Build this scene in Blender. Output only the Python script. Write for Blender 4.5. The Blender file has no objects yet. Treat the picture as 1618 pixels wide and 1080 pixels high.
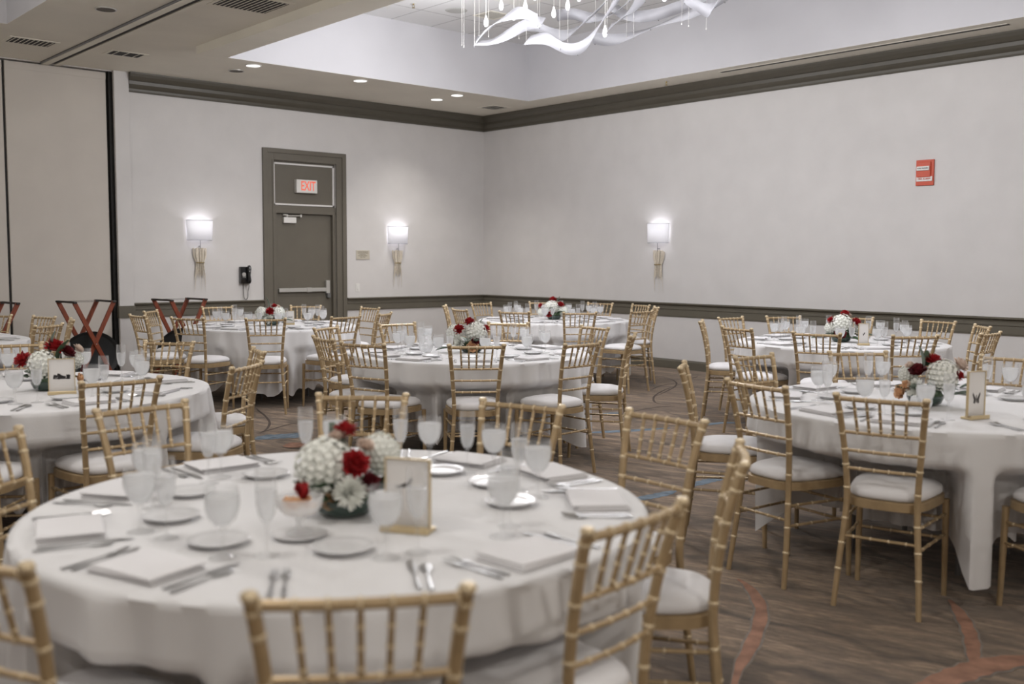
import bpy, math, random
from mathutils import Vector, Matrix
PI = math.pi; R = math.radians
SC = bpy.context.scene
COL = SC.collection
random.seed(7)

# ------------------------------------------------------------------ camera
CAMZ = 1.45
F_PX, YAW, PITCH, ROLL = 1599.59, 0.7235318, 0.0801779, 0.0044978
fw = Vector((math.sin(YAW)*math.cos(PITCH), math.cos(YAW)*math.cos(PITCH), -math.sin(PITCH)))
r0 = Vector((math.cos(YAW), -math.sin(YAW), 0)); u0 = r0.cross(fw)
cr = r0*math.cos(ROLL) + u0*math.sin(ROLL); cu = -r0*math.sin(ROLL) + u0*math.cos(ROLL)
cam_d = bpy.data.cameras.new('camera'); cam = bpy.data.objects.new('camera', cam_d); COL.objects.link(cam)
M = Matrix((cr, cu, -fw)).transposed().to_4x4(); M.translation = (0, 0, CAMZ)
cam.matrix_world = M
cam_d.sensor_width = 36; cam_d.lens = F_PX/1618*36
cam_d.clip_start = 0.05
cam_d.dof.use_dof = True; cam_d.dof.focus_distance = 8.0; cam_d.dof.aperture_fstop = 2.2
SC.camera = cam
def to_px(v):
    d = Vector(v) - Vector((0, 0, CAMZ)); z = d.dot(fw)
    if z < 0.2: return (-9999, -9999)
    return (809 + F_PX*d.dot(cr)/z, 540 - F_PX*d.dot(cu)/z)
def in_frame(v, m=30):
    x, y = to_px(v); return -m < x < 1618+m and -m < y < 1080+m

# ------------------------------------------------------------------ materials
def newmat(name):
    m = bpy.data.materials.new(name); m.use_nodes = True
    return m, m.node_tree.nodes, m.node_tree.links, m.node_tree.nodes['Principled BSDF']
def mat(name, col, rough=0.5, metal=0.0, var=0.0, vscale=8.0, bump=0.0, bscale=200.0, emit=None, estr=0.0, sheen=0.0, stretch=(1, 1, 1), coat=0.0):
    m, N, L, b = newmat(name)
    b.inputs['Base Color'].default_value = (*col, 1); b.inputs['Roughness'].default_value = rough; b.inputs['Metallic'].default_value = metal
    if sheen: b.inputs['Sheen Weight'].default_value = sheen
    if coat: b.inputs['Coat Weight'].default_value = coat
    if emit: b.inputs['Emission Color'].default_value = (*emit, 1); b.inputs['Emission Strength'].default_value = estr
    tc = N.new('ShaderNodeTexCoord'); mp = N.new('ShaderNodeMapping'); mp.inputs['Scale'].default_value = stretch
    L.new(tc.outputs['Object'], mp.inputs['Vector'])
    if var:
        n = N.new('ShaderNodeTexNoise'); n.inputs['Scale'].default_value = vscale; n.inputs['Detail'].default_value = 6
        L.new(mp.outputs['Vector'], n.inputs['Vector'])
        cr_ = N.new('ShaderNodeValToRGB'); cr_.color_ramp.elements[0].position = 0.3; cr_.color_ramp.elements[1].position = 0.7
        cr_.color_ramp.elements[0].color = (*[c*(1-var) for c in col], 1); cr_.color_ramp.elements[1].color = (*[min(1, c*(1+var)) for c in col], 1)
        L.new(n.outputs['Fac'], cr_.inputs['Fac']); L.new(cr_.outputs['Color'], b.inputs['Base Color'])
    if bump:
        n2 = N.new('ShaderNodeTexNoise'); n2.inputs['Scale'].default_value = bscale; n2.inputs['Detail'].default_value = 3
        L.new(mp.outputs['Vector'], n2.inputs['Vector'])
        bp = N.new('ShaderNodeBump'); bp.inputs['Strength'].default_value = bump; bp.inputs['Distance'].default_value = 0.01
        L.new(n2.outputs['Fac'], bp.inputs['Height']); L.new(bp.outputs['Normal'], b.inputs['Normal'])
    return m
WALLC = (0.605, 0.588, 0.575)
MWALL = mat('wall_vinyl', WALLC, 0.75, var=0.03, vscale=3, bump=0.12, bscale=120)
MPANEL = mat('partition_fabric', (0.56, 0.52, 0.47), 0.85, var=0.03, vscale=2.5, bump=0.15, bscale=160)
MCEIL = mat('ceiling_paint', (0.82, 0.79, 0.70), 0.9, var=0.04, vscale=1.5)
MCOFF = mat('recess_paint', (0.58, 0.575, 0.595), 0.85, var=0.02, vscale=2)
MCROWN_SHADED = mat('crown_paint_shaded', (0.078, 0.070, 0.053), 0.42, var=0.05, vscale=6)  # darker than the rail: the crown's dimmer light is put into its colour
MRAIL = mat('rail_paint', (0.118, 0.107, 0.082), 0.42, var=0.05, vscale=6)
MDOOR = mat('door_paint', (0.125, 0.112, 0.088), 0.45, var=0.04, vscale=5)
MBLK = mat('black_gap', (0.012, 0.011, 0.010), 0.7)
MGOLD = mat('gold_paint', (0.43, 0.315, 0.18), 0.36, metal=0.35, var=0.10, vscale=22)
MGOLD2 = mat('gold_node', (0.66, 0.54, 0.36), 0.34, metal=0.35)
MCUSH = mat('white_cushion', (0.71, 0.70, 0.71), 0.85, sheen=0.3, bump=0.1, bscale=300)
MCLOTH = mat('white_tablecloth', (0.665, 0.66, 0.665), 0.85, sheen=0.25, bump=0.12, bscale=260)
MNAP = mat('white_napkin', (0.70, 0.69, 0.70), 0.9, bump=0.15, bscale=350)
MCHINA = mat('white_china', (0.68, 0.68, 0.69), 0.25, coat=0.2)
MSILV = mat('steel_cutlery', (0.52, 0.52, 0.52), 0.36, metal=1.0)
MALU = mat('aluminium', (0.62, 0.61, 0.58), 0.35, metal=0.7)
MWOODR = mat('red_brown_wood', (0.21, 0.047, 0.02), 0.4, var=0.25, vscale=10, stretch=(6, 6, 1))
MTRAY = mat('black_tray', (0.018, 0.020, 0.021), 0.5, var=0.1, bump=0.1, bscale=90)
MWEB = mat('dark_webbing', (0.05, 0.042, 0.038), 0.8)
MPLY = mat('plywood', (0.45, 0.33, 0.2), 0.6, var=0.1)
MGREYM = mat('grey_metal', (0.2, 0.2, 0.2), 0.5, metal=0.6)
MRED = mat('red_petals', (0.36, 0.012, 0.016), 0.6, var=0.3, vscale=40)
MDRED = mat('burgundy_petals', (0.13, 0.008, 0.014), 0.6, var=0.3, vscale=40)
MWFL = mat('white_petals', (0.80, 0.81, 0.76), 0.7, var=0.06, vscale=30)
MPEACH = mat('peach_petals', (0.72, 0.46, 0.27), 0.65, var=0.15, vscale=30)
MBLUSH = mat('blush_petals', (0.72, 0.60, 0.52), 0.65, var=0.1, vscale=30)
MLEAF = mat('green_leaf', (0.045, 0.085, 0.04), 0.5, var=0.35, vscale=20)
MLEAF2 = mat('grey_green_leaf', (0.14, 0.18, 0.14), 0.6, var=0.25, vscale=20)
MBOWL = mat('dark_green_glass', (0.03, 0.055, 0.045), 0.15, coat=0.5)
MPAPER = mat('white_card', (0.74, 0.72, 0.70), 0.7)
MGFRAME = mat('thin_gold_frame', (0.62, 0.50, 0.30), 0.35, metal=0.5)
MINK = mat('dark_ink', (0.06, 0.055, 0.055), 0.8)
MINK2 = mat('grey_ink', (0.32, 0.31, 0.30), 0.8)
MPLAS = mat('white_plastic', (0.70, 0.69, 0.66), 0.45)
MBEIGEP = mat('beige_plastic', (0.50, 0.46, 0.38), 0.5)
MPHONE = mat('black_phone', (0.012, 0.012, 0.013), 0.12, coat=0.6)
MALARM = mat('alarm_red', (0.52, 0.07, 0.028), 0.4)
MEXIT = mat('exit_letters', (0.75, 0.12, 0.07), 0.5, emit=(1.0, 0.22, 0.14), estr=0.45)
MLENS = mat('downlight_lens', (0.9, 0.9, 0.9), 0.5, emit=(1.0, 0.97, 0.95), estr=2.5)
MBULB = mat('pendant_bulb', (0.95, 0.95, 0.97), 0.4, emit=(0.95, 0.95, 1.0), estr=1.0)
MFRING = mat('beige_fibre', (0.66, 0.60, 0.50), 0.8, var=0.15, vscale=40)
MBRASS = mat('old_brass', (0.35, 0.26, 0.10), 0.4, metal=0.8)
def shade_mat():
    m, N, L, b = newmat('lamp_shade_fabric')
    b.inputs['Base Color'].default_value = (0.86, 0.86, 0.9, 1); b.inputs['Roughness'].default_value = 0.9
    b.inputs['Emission Color'].default_value = (0.93, 0.92, 1.0, 1); b.inputs['Emission Strength'].default_value = 0.30
    return m
MSHADE = shade_mat()
def ribbon_mat():
    m, N, L, b = newmat('frosted_acrylic')
    b.inputs['Base Color'].default_value = (0.52, 0.52, 0.55, 1); b.inputs['Roughness'].default_value = 0.45
    tr = N.new('ShaderNodeBsdfTranslucent'); tr.inputs['Color'].default_value = (0.55, 0.55, 0.58, 1)
    tp = N.new('ShaderNodeBsdfTransparent')
    m1 = N.new('ShaderNodeMixShader'); m1.inputs[0].default_value = 0.5
    m2 = N.new('ShaderNodeMixShader'); m2.inputs[0].default_value = 0.12
    out = N['Material Output']
    L.new(b.outputs[0], m1.inputs[1]); L.new(tr.outputs[0], m1.inputs[2])
    L.new(m1.outputs[0], m2.inputs[1]); L.new(tp.outputs[0], m2.inputs[2]); L.new(m2.outputs[0], out.inputs[0])
    return m
MRIB = ribbon_mat()
def glass_mat(name, body, edge):
    # thin blown glass: clear face-on, whiter and reflective towards the rims
    m, N, L, b = newmat(name); N.remove(b)
    out = N['Material Output']
    tp = N.new('ShaderNodeBsdfTransparent'); tp.inputs['Color'].default_value = (0.99, 0.99, 0.99, 1)
    d0 = N.new('ShaderNodeBsdfDiffuse'); d0.inputs['Color'].default_value = (0.90, 0.91, 0.92, 1)
    d1 = N.new('ShaderNodeBsdfTranslucent'); d1.inputs['Color'].default_value = (0.95, 0.96, 0.97, 1)
    df = N.new('ShaderNodeMixShader'); df.inputs[0].default_value = 0.6; L.new(d0.outputs[0], df.inputs[1]); L.new(d1.outputs[0], df.inputs[2])
    gl = N.new('ShaderNodeBsdfGlossy'); gl.inputs['Roughness'].default_value = 0.06
    lw = N.new('ShaderNodeLayerWeight'); lw.inputs['Blend'].default_value = 0.5
    rm = N.new('ShaderNodeMapRange'); rm.inputs['To Min'].default_value = body; rm.inputs['To Max'].default_value = edge
    L.new(lw.outputs['Facing'], rm.inputs['Value'])
    pw = N.new('ShaderNodeMath'); pw.operation = 'POWER'; pw.inputs[1].default_value = 5; L.new(lw.outputs['Facing'], pw.inputs[0])
    fr = N.new('ShaderNodeMath'); fr.operation = 'MULTIPLY_ADD'; fr.inputs[1].default_value = 0.45; fr.inputs[2].default_value = 0.03; L.new(pw.outputs[0], fr.inputs[0])
    a = N.new('ShaderNodeMixShader'); L.new(rm.outputs[0], a.inputs[0]); L.new(tp.outputs[0], a.inputs[1]); L.new(df.outputs[0], a.inputs[2])
    c = N.new('ShaderNodeMixShader'); L.new(fr.outputs[0], c.inputs[0]); L.new(a.outputs[0], c.inputs[1]); L.new(gl.outputs[0], c.inputs[2])
    L.new(c.outputs[0], out.inputs[0])
    return m
MGLASS = glass_mat('clear_glass', 0.03, 0.16)
MICE = glass_mat('iced_water', 0.66, 0.66)
MFIZZ = glass_mat('pale_wine', 0.30, 0.55)
MCRYS = glass_mat('cut_crystal', 0.25, 0.6)

def carpet_mat():
    m, N, L, b = newmat('patterned_carpet')
    tc = N.new('ShaderNodeTexCoord')
    mp = N.new('ShaderNodeMapping'); mp.vector_type = 'TEXTURE'; mp.inputs['Rotation'].default_value = (0, 0, R(-76)); mp.inputs['Scale'].default_value = (1/0.8, 1/4.5, 1)
    L.new(tc.outputs['Object'], mp.inputs['Vector'])
    n1 = N.new('ShaderNodeTexNoise'); n1.inputs['Scale'].default_value = 2.2; n1.inputs['Detail'].default_value = 8; n1.inputs['Roughness'].default_value = 0.7; n1.inputs['Distortion'].default_value = 0.6
    L.new(mp.outputs['Vector'], n1.inputs['Vector'])
    mp2 = N.new('ShaderNodeMapping'); mp2.inputs['Scale'].default_value = (0.5, 0.5, 1)
    L.new(tc.outputs['Object'], mp2.inputs['Vector'])
    n2 = N.new('ShaderNodeTexNoise'); n2.inputs['Scale'].default_value = 1.1; n2.inputs['Detail'].default_value = 2
    L.new(mp2.outputs['Vector'], n2.inputs['Vector'])
    mp3 = N.new('ShaderNodeMapping'); mp3.vector_type = 'TEXTURE'; mp3.inputs['Rotation'].default_value = (0, 0, R(-70)); mp3.inputs['Scale'].default_value = (1/3, 1/26, 1)
    L.new(tc.outputs['Object'], mp3.inputs['Vector'])
    n3 = N.new('ShaderNodeTexNoise'); n3.inputs['Scale'].default_value = 3; n3.inputs['Detail'].default_value = 5; n3.inputs['Roughness'].default_value = 0.8
    L.new(mp3.outputs['Vector'], n3.inputs['Vector'])
    ad = N.new('ShaderNodeMath'); ad.operation = 'MULTIPLY_ADD'; ad.inputs[1].default_value = 0.55
    L.new(n3.outputs['Fac'], ad.inputs[0]); 
    ad2 = N.new('ShaderNodeMath'); ad2.operation = 'MULTIPLY_ADD'; ad2.inputs[1].default_value = 0.35; ad2.inputs[2].default_value = -0.17
    L.new(n2.outputs['Fac'], ad2.inputs[0]); 
    sm = N.new('ShaderNodeMath'); sm.operation = 'ADD'
    L.new(n1.outputs['Fac'], sm.inputs[0]); L.new(ad2.outputs[0], sm.inputs[1])
    sc_ = N.new('ShaderNodeMath'); sc_.operation = 'MULTIPLY'; sc_.inputs[1].default_value = 0.6
    L.new(sm.outputs[0], sc_.inputs[0]); L.new(sc_.outputs[0], ad.inputs[2])
    rp = N.new('ShaderNodeValToRGB'); e = rp.color_ramp.elements
    e[0].position = 0.45; e[0].color = (0.033, 0.021, 0.014, 1)
    e[1].position = 0.70; e[1].color = (0.33, 0.235, 0.155, 1)
    x = rp.color_ramp.elements.new(0.52); x.color = (0.072, 0.048, 0.032, 1)
    x = rp.color_ramp.elements.new(0.61); x.color = (0.15, 0.103, 0.068, 1)
    L.new(ad.outputs[0], rp.inputs['Fac'])
    wv = N.new('ShaderNodeTexWave'); wv.inputs['Scale'].default_value = 0.55; wv.inputs['Distortion'].default_value = 9; wv.inputs['Detail'].default_value = 3; wv.inputs['Detail Scale'].default_value = 1.6
    L.new(tc.outputs['Object'], wv.inputs['Vector'])
    lr = N.new('ShaderNodeValToRGB'); q = lr.color_ramp.elements; q[0].position = 0.0; q[0].color = (.42, .40, .38, 1); q[1].position = 0.05; q[1].color = (1, 1, 1, 1)
    L.new(wv.outputs['Fac'], lr.inputs['Fac'])
    mm = N.new('ShaderNodeMix'); mm.data_type = 'RGBA'; mm.blend_type = 'MULTIPLY'; mm.inputs[0].default_value = 0.9
    L.new(rp.outputs['Color'], mm.inputs[6]); L.new(lr.outputs['Color'], mm.inputs[7]); L.new(mm.outputs[2], b.inputs['Base Color'])
    b.inputs['Roughness'].default_value = 0.95; b.inputs['Sheen Weight'].default_value = 0.25; b.inputs['Sheen Tint'].default_value = (1, .9, .8, 1)
    n4 = N.new('ShaderNodeTexNoise'); n4.inputs['Scale'].default_value = 260; L.new(tc.outputs['Object'], n4.inputs['Vector'])
    bp = N.new('ShaderNodeBump'); bp.inputs['Strength'].default_value = 0.3; bp.inputs['Distance'].default_value = 0.01
    L.new(n4.outputs['Fac'], bp.inputs['Height']); L.new(bp.outputs['Normal'], b.inputs['Normal'])
    return m
MCARP = carpet_mat()
MORANGE = mat('carpet_rust', (0.27, 0.145, 0.098), 0.95, var=0.3, vscale=14)
MBLUE = mat('carpet_blue', (0.12, 0.155, 0.19), 0.95, var=0.4, vscale=16)
MLGREY = mat('carpet_grey_line', (0.20, 0.175, 0.15), 0.95, var=0.2, vscale=20)
MLINE = mat('carpet_dark_line', (0.075, 0.055, 0.043), 0.95, var=0.3, vscale=20)
def tile_mat():
    m, N, L, b = newmat('ceiling_tiles')
    tc = N.new('ShaderNodeTexCoord'); mp = N.new('ShaderNodeMapping'); mp.inputs['Location'].default_value = (-7.05, -10.45+1.28, 0)
    L.new(tc.outputs['Object'], mp.inputs['Vector'])
    br = N.new('ShaderNodeTexBrick'); br.offset = 0; br.inputs['Scale'].default_value = 1; br.inputs['Brick Width'].default_value = 0.64; br.inputs['Row Height'].default_value = 1.28
    br.inputs['Mortar Size'].default_value = 0.006; br.inputs['Mortar Smooth'].default_value = 0.1
    br.inputs['Color1'].default_value = (0.74, 0.74, 0.74, 1); br.inputs['Color2'].default_value = (0.77, 0.77, 0.77, 1); br.inputs['Mortar'].default_value = (0.30, 0.30, 0.30, 1)
    L.new(mp.outputs['Vector'], br.inputs['Vector']); L.new(br.outputs['Color'], b.inputs['Base Color']); b.inputs['Roughness'].default_value = 0.9
    return m
MTILE = tile_mat()

# ------------------------------------------------------------------ mesh builder
class MB:
    def __init__(s): s.v = []; s.f = []; s.mi = []
    def add(s, vs, fs, mi=0):
        o = len(s.v); s.v += [tuple(v) for v in vs]; s.f += [tuple(o+i for i in f) for f in fs]; s.mi += [mi]*len(fs); return s
    def box(s, x0, y0, z0, x1, y1, z1, mi=0, mtx=None):
        vs = [Vector(v) for v in ((x0,y0,z0),(x1,y0,z0),(x1,y1,z0),(x0,y1,z0),(x0,y0,z1),(x1,y0,z1),(x1,y1,z1),(x0,y1,z1))]
        if mtx: vs = [mtx @ v for v in vs]
        return s.add(vs, [(0,3,2,1),(4,5,6,7),(0,1,5,4),(1,2,6,5),(2,3,7,6),(3,0,4,7)], mi)
    def quad(s, a, b, c, d, mi=0): return s.add([a,b,c,d], [(0,1,2,3)], mi)
    def tube(s, pts, rad, n=8, mi=0, squash=None, caps=True):
        pts = [Vector(p) for p in pts]; k = len(pts)
        if not hasattr(rad, '__len__'): rad = [rad]*k
        rings = []; ref = None
        for i, p in enumerate(pts):
            t = (pts[min(i+1,k-1)] - pts[max(i-1,0)]).normalized()
            if ref is None:
                ref = Vector((0,0,1)) if abs(t.z) < 0.9 else Vector((1,0,0))
            a = (ref - t*ref.dot(t)).normalized(); ref = a; b = t.cross(a)
            sx, sy = squash if squash else (1, 1)
            rings.append([p + a*math.cos(2*PI*j/n)*rad[i]*sx + b*math.sin(2*PI*j/n)*rad[i]*sy for j in range(n)])
        vs = [v for r_ in rings for v in r_]; fs = []
        for i in range(k-1):
            for j in range(n):
                j2 = (j+1) % n; fs.append((i*n+j, i*n+j2, (i+1)*n+j2, (i+1)*n+j))
        if caps: fs.append(tuple(reversed(range(n)))); fs.append(tuple((k-1)*n+j for j in range(n)))
        return s.add(vs, fs, mi)
    def lathe(s, prof, n=20, c=(0,0,0), mi=0, mtx=None):
        vs = []; fs = []; k = len(prof)
        for r_, z in prof:
            for j in range(n):
                a = 2*PI*j/n; v = Vector((c[0]+r_*math.cos(a), c[1]+r_*math.sin(a), c[2]+z)); vs.append(mtx @ v if mtx else v)
        for i in range(k-1):
            for j in range(n):
                j2 = (j+1) % n; fs.append((i*n+j, i*n+j2, (i+1)*n+j2, (i+1)*n+j))
        if prof[0][0] > 1e-4: pass
        return s.add(vs, fs, mi)
    def prism(s, poly, y0, y1, axis='z', mi=0):
        n = len(poly)
        if axis == 'z': vs = [(x, y, y0) for x, y in poly] + [(x, y, y1) for x, y in poly]
        elif axis == 'y': vs = [(x, y0, z) for x, z in poly] + [(x, y1, z) for x, z in poly]
        else: vs = [(y0, x, z) for x, z in poly] + [(y1, x, z) for x, z in poly]
        fs = [tuple(range(n)), tuple(reversed(range(n, 2*n)))] + [(i, i+n, (i+1) % n+n, (i+1) % n) for i in range(n)]
        return s.add(vs, fs, mi)
    def mesh(s, name, mats, smooth=False, angle=40):
        me = bpy.data.meshes.new(name); me.from_pydata(s.v, [], s.f); me.update()
        import bmesh
        bm = bmesh.new(); bm.from_mesh(me); bmesh.ops.remove_doubles(bm, verts=bm.verts, dist=1e-6); bmesh.ops.recalc_face_normals(bm, faces=bm.faces); bm.to_mesh(me); bm.free()
        for m in (mats if isinstance(mats, (list, tuple)) else [mats]): me.materials.append(m)
        if len(set(s.mi)) > 1 and len(me.polygons) == len(s.mi):
            me.polygons.foreach_set('material_index', s.mi)
        if smooth:
            me.polygons.foreach_set('use_smooth', [True]*len(me.polygons))
            try: me.set_sharp_from_angle(angle=R(angle))
            except Exception: pass
        return me
    def build(s, name, mats, parent=None, smooth=False, loc=None, rz=0.0, angle=40, bevel=0):
        o = bpy.data.objects.new(name, s.mesh(name, mats, smooth, angle)); COL.objects.link(o)
        if parent: o.parent = parent
        if loc: o.location = loc
        if rz: o.rotation_euler.z = rz
        if bevel:
            md = o.modifiers.new('bevel', 'BEVEL'); md.width = bevel; md.segments = 2; md.limit_method = 'ANGLE'
        return o
def tag(o, label=None, cat=None, group=None, kind=None):
    if label: o['label'] = label
    if cat: o['category'] = cat
    if group: o['group'] = group
    if kind: o['kind'] = kind
    return o
def empty(name, loc=(0,0,0), rz=0.0):
    o = bpy.data.objects.new(name, None); COL.objects.link(o); o.location = loc; o.rotation_euler.z = rz; o.empty_display_size = 0.1; return o
def inst(name, mesh, parent=None, loc=(0,0,0), rz=0.0):
    o = bpy.data.objects.new(name, mesh); COL.objects.link(o); o.location = loc; o.rotation_euler.z = rz
    if parent: o.parent = parent
    return o
def copy_tree(o, parent=None):
    c = o.copy(); COL.objects.link(c)
    if parent: c.parent = parent
    for ch in o.children: copy_tree(ch, c)
    return c
def struct(o): o['kind'] = 'structure'; return o

# ------------------------------------------------------------------ the room
YB, XR, ZC = 12.8385, 10.7076, 3.767
XL, YF = -2.8, -3.6
COFZ = 4.56
CX0, CX1, CY0, CY1 = 5.2, 10.1, 1.1, 11.1        # ceiling recess over the tables
LX0, LX1, LY0, LY1 = -2.1, 3.03, 1.1, 11.02      # its twin beyond the partition track

# floor with its woven pattern
FL = {"or1": [[3.779, 2.712], [3.736, 2.629], [3.643, 2.517], [3.506, 2.393], [3.31, 2.274], [3.091, 2.163], [2.944, 2.096], [2.772, 1.997]], "or2": [[4.236, 1.942], [4.131, 1.855], [3.988, 1.755], [3.853, 1.674], [3.7, 1.598], [3.563, 1.539]], "or3": [[3.863, 1.433], [3.725, 1.49], [3.568, 1.535], [3.424, 1.558], [3.232, 1.599]], "dk1": [[9.675, 8.094], [9.644, 7.948], [9.432, 7.705], [9.128, 7.483], [8.852, 7.338], [8.583, 7.204], [8.213, 7.041]], "dk2": [[4.62, 8.998], [4.56, 8.831], [4.455, 8.505], [4.293, 8.113], [4.09, 7.799], [3.969, 7.692]], "dk3": [[3.969, 7.692], [4.147, 7.794], [4.328, 7.903], [4.482, 7.956]], "dk4": [[9.432, 7.705], [9.1, 7.659], [8.745, 7.499]], "dk5": [[9.37, 7.596], [8.813, 7.37], [8.312, 7.09], [7.947, 6.761], [7.925, 6.542]], "dk6": [[6.825, 6.383], [7.304, 6.498], [7.723, 6.536], [7.988, 6.431]], "bl1": [[3.808, 7.435], [3.966, 7.456], [4.115, 7.41], [4.24, 7.465]], "bl2": [[4.57, 4.055], [4.679, 4.049], [4.819, 4.041], [4.97, 4.05]], "bl3": [[6.072, 5.932], [6.263, 5.855], [6.477, 5.76], [6.832, 5.635]], "bl4": [[6.805, 6.651], [7.025, 6.571], [7.149, 6.521]], "bl5": [[5.145, 4.068], [5.292, 4.09], [5.435, 4.096], [5.582, 4.102]], "or4": [[3.841, 6.901], [3.938, 6.994], [4.018, 7.036]], "dk7": [[9.824, 7.886], [10.005, 7.912], [10.222, 8.004]], "bl6": [[7.155, 5.543], [7.4, 5.521], [7.576, 5.373]]}
WID = {'or1': .026, 'or2': .026, 'or3': .055, 'or4': .10, 'bl1': .22, 'bl2': .09, 'bl3': .10, 'bl4': .08, 'bl5': .09, 'bl6': .08}
mb = MB(); mb.quad((XL-.3,YF-.3,0),(XR+.3,YF-.3,0),(XR+.3,YB+.6,0),(XL-.3,YB+.6,0), 0)
def resample(pts, n=24):
    out = []
    for i in range(n+1):
        t = i/n*(len(pts)-1); k = min(int(t), len(pts)-2); u = t-k
        p = [pts[max(0, k-1)], pts[k], pts[k+1], pts[min(len(pts)-1, k+2)]]
        out.append([0.5*((2*p[1][c]) + (-p[0][c]+p[2][c])*u + (2*p[0][c]-5*p[1][c]+4*p[2][c]-p[3][c])*u*u + (-p[0][c]+3*p[1][c]-3*p[2][c]+p[3][c])*u**3) for c in range(len(pts[0]))])
    return out
def strip(pts, w, z, mi, taper=True):
    pts = resample(pts); n = len(pts); vs = []; fs = []
    for i, p in enumerate(pts):
        a = pts[max(0, i-1)]; b = pts[min(n-1, i+1)]; d = Vector((b[0]-a[0], b[1]-a[1], 0)).normalized(); q = Vector((-d.y, d.x, 0))
        k = w*(min(1, 0.25+3*min(i, n-1-i)/n) if taper else 1)*(1+.12*math.sin(i*1.7))
        vs += [Vector((p[0], p[1], z))+q*k, Vector((p[0], p[1], z))-q*k]
    for i in range(n-1): fs.append((2*i, 2*i+1, 2*i+3, 2*i+2))
    mb.add(vs, fs, mi)
for k, pts in FL.items():
    if k[:2] == 'or': zo = .0004*int(k[2]); strip(pts, WID[k]+.009, 0.0012+zo, 4); strip(pts, WID[k], 0.0030+zo, 1)
    elif k[:2] == 'bl': strip(pts, WID[k]*.5, 0.0015, 2)
    else: strip(pts, 0.011, 0.0018, 3)
struct(mb.build('floor', [MCARP, MORANGE, MBLUE, MLINE, MLGREY]))

# walls
T = 0.3
mb = MB(); DX0, DX1, DZ1 = 6.90, 7.90, 2.826
mb.box(4.76, YB, 0, DX0, YB+T, ZC+1.2).box(DX1, YB, 0, XR+T, YB+T, ZC+1.2).box(DX0, YB, DZ1, DX1, YB+T, ZC+1.2).box(DX0, YB+.12, 0, DX1, YB+T, DZ1)
mb.box(XL-T, YB+.14, 0, 4.76, YB+T, ZC+1.2).box(XL-T, YB, 3.757, 4.76, YB+.14, ZC+1.2)
struct(mb.build('wall_back', MWALL))
mb = MB(); mb.box(4.72, YB-.05, 0, 4.905, YB, ZC)
struct(mb.build('trim_1', MWALL, bevel=.004))
struct(MB().box(XR, YF-T, 0, XR+T, YB, ZC+1.2).build('wall_right', MWALL))
struct(MB().box(XL-T, YF-T, 0, XL, YB+.14, ZC+1.2).build('wall_left', MWALL))
struct(MB().box(XL-T, YF-T, 0, XR+T, YF, ZC+1.2).build('wall_front', MWALL))
# ceiling with two recesses
mb = MB(); z0, z1 = ZC, ZC+.08
xs = [XL-T, LX0, LX1, CX0, CX1, XR+T]; ys = [YF-T, CY0, LY1, CY1, YB+T]
mb.box(xs[0], ys[0], z0, xs[5], CY0, z1)
mb.box(xs[0], CY0, z0, LX0, YB+T, z1).box(LX0, LY1, z0, LX1, YB+T, z1).box(LX1, CY0, z0, CX0, YB+T, z1)
mb.box(CX0, CY1, z0, CX1, YB+T, z1).box(CX1, CY0, z0, XR+T, YB+T, z1)
struct(mb.build('ceiling', MCEIL))
def recess(x0, x1, y0, y1, name):
    m_ = MB()
    z_ = ZC+.001; q_ = .0012
    m_.box(x0-.08, y0-.08, z_, x0+q_, y1+.08, COFZ, 0).box(x1-q_, y0-.08, z_, x1+.08, y1+.08, COFZ, 0)
    m_.box(x0+q_, y0-.08, z_, x1-q_, y0+q_, COFZ, 0).box(x0+q_, y1-q_, z_, x1-q_, y1+.08, COFZ, 0)
    m_.box(x0-.08, y0-.08, COFZ, x1+.08, y1+.08, COFZ+.06, 1)
    struct(m_.build(name, [MCOFF, MTILE]))
recess(CX0, CX1, CY0, CY1, 'ceiling_recess'); recess(LX0, LX1, LY0, LY1, 'ceiling_recess')
struct(MB().box(4.87, -3.6, ZC-.09, CX0, 10.75, ZC).build('trim_2', MCEIL))
# partition track in the ceiling
mb = MB()
mb.box(3.88, YF, ZC-.012, 3.91, YB+.1, ZC, 1).box(3.91, YF, ZC-.02, 3.985, YB+.1, ZC, 3).box(3.985, YF, ZC-.004, 4.05, YB+.1, ZC, 2).box(4.05, YF, ZC-.014, 4.12, YB+.1, ZC, 3)
struct(mb.build('trim_3', [MALU, MGREYM, MBLK, MCEIL]))
# mouldings: profile (out from wall, z)
CROWN = [(0, 3.530), (.018, 3.530), (.024, 3.548), (.024, 3.575), (.045, 3.60), (.060, 3.625), (.062, 3.665), (.078, 3.675), (.105, 3.715), (.118, 3.75), (.118, ZC-.001), (0, ZC-.001)]
RAIL = [(0, .708), (.016, .708), (.018, .722), (.018, .80), (.026, .806), (.026, .832), (.018, .838), (.022, .862), (.048, .872), (.050, .886), (.044, .892), (0, .892)]
BASE = [(0, 0), (.018, 0), (.018, .105), (.012, .115), (.010, .127), (0, .127)]
def run_back(prof, x0, x1, name, miter=True):
    m_ = MB(); n = len(prof)
    vs = [(x0, YB-a, z) for a, z in prof] + [((x1-a) if miter else x1, YB-a, z) for a, z in prof]
    m_.add(vs, [tuple(range(n)), tuple(reversed(range(n, 2*n)))] + [(i, (i+1) % n, (i+1) % n+n, i+n) for i in range(n)])
    struct(m_.build(name, MCROWN_SHADED if prof is CROWN else MRAIL))
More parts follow.
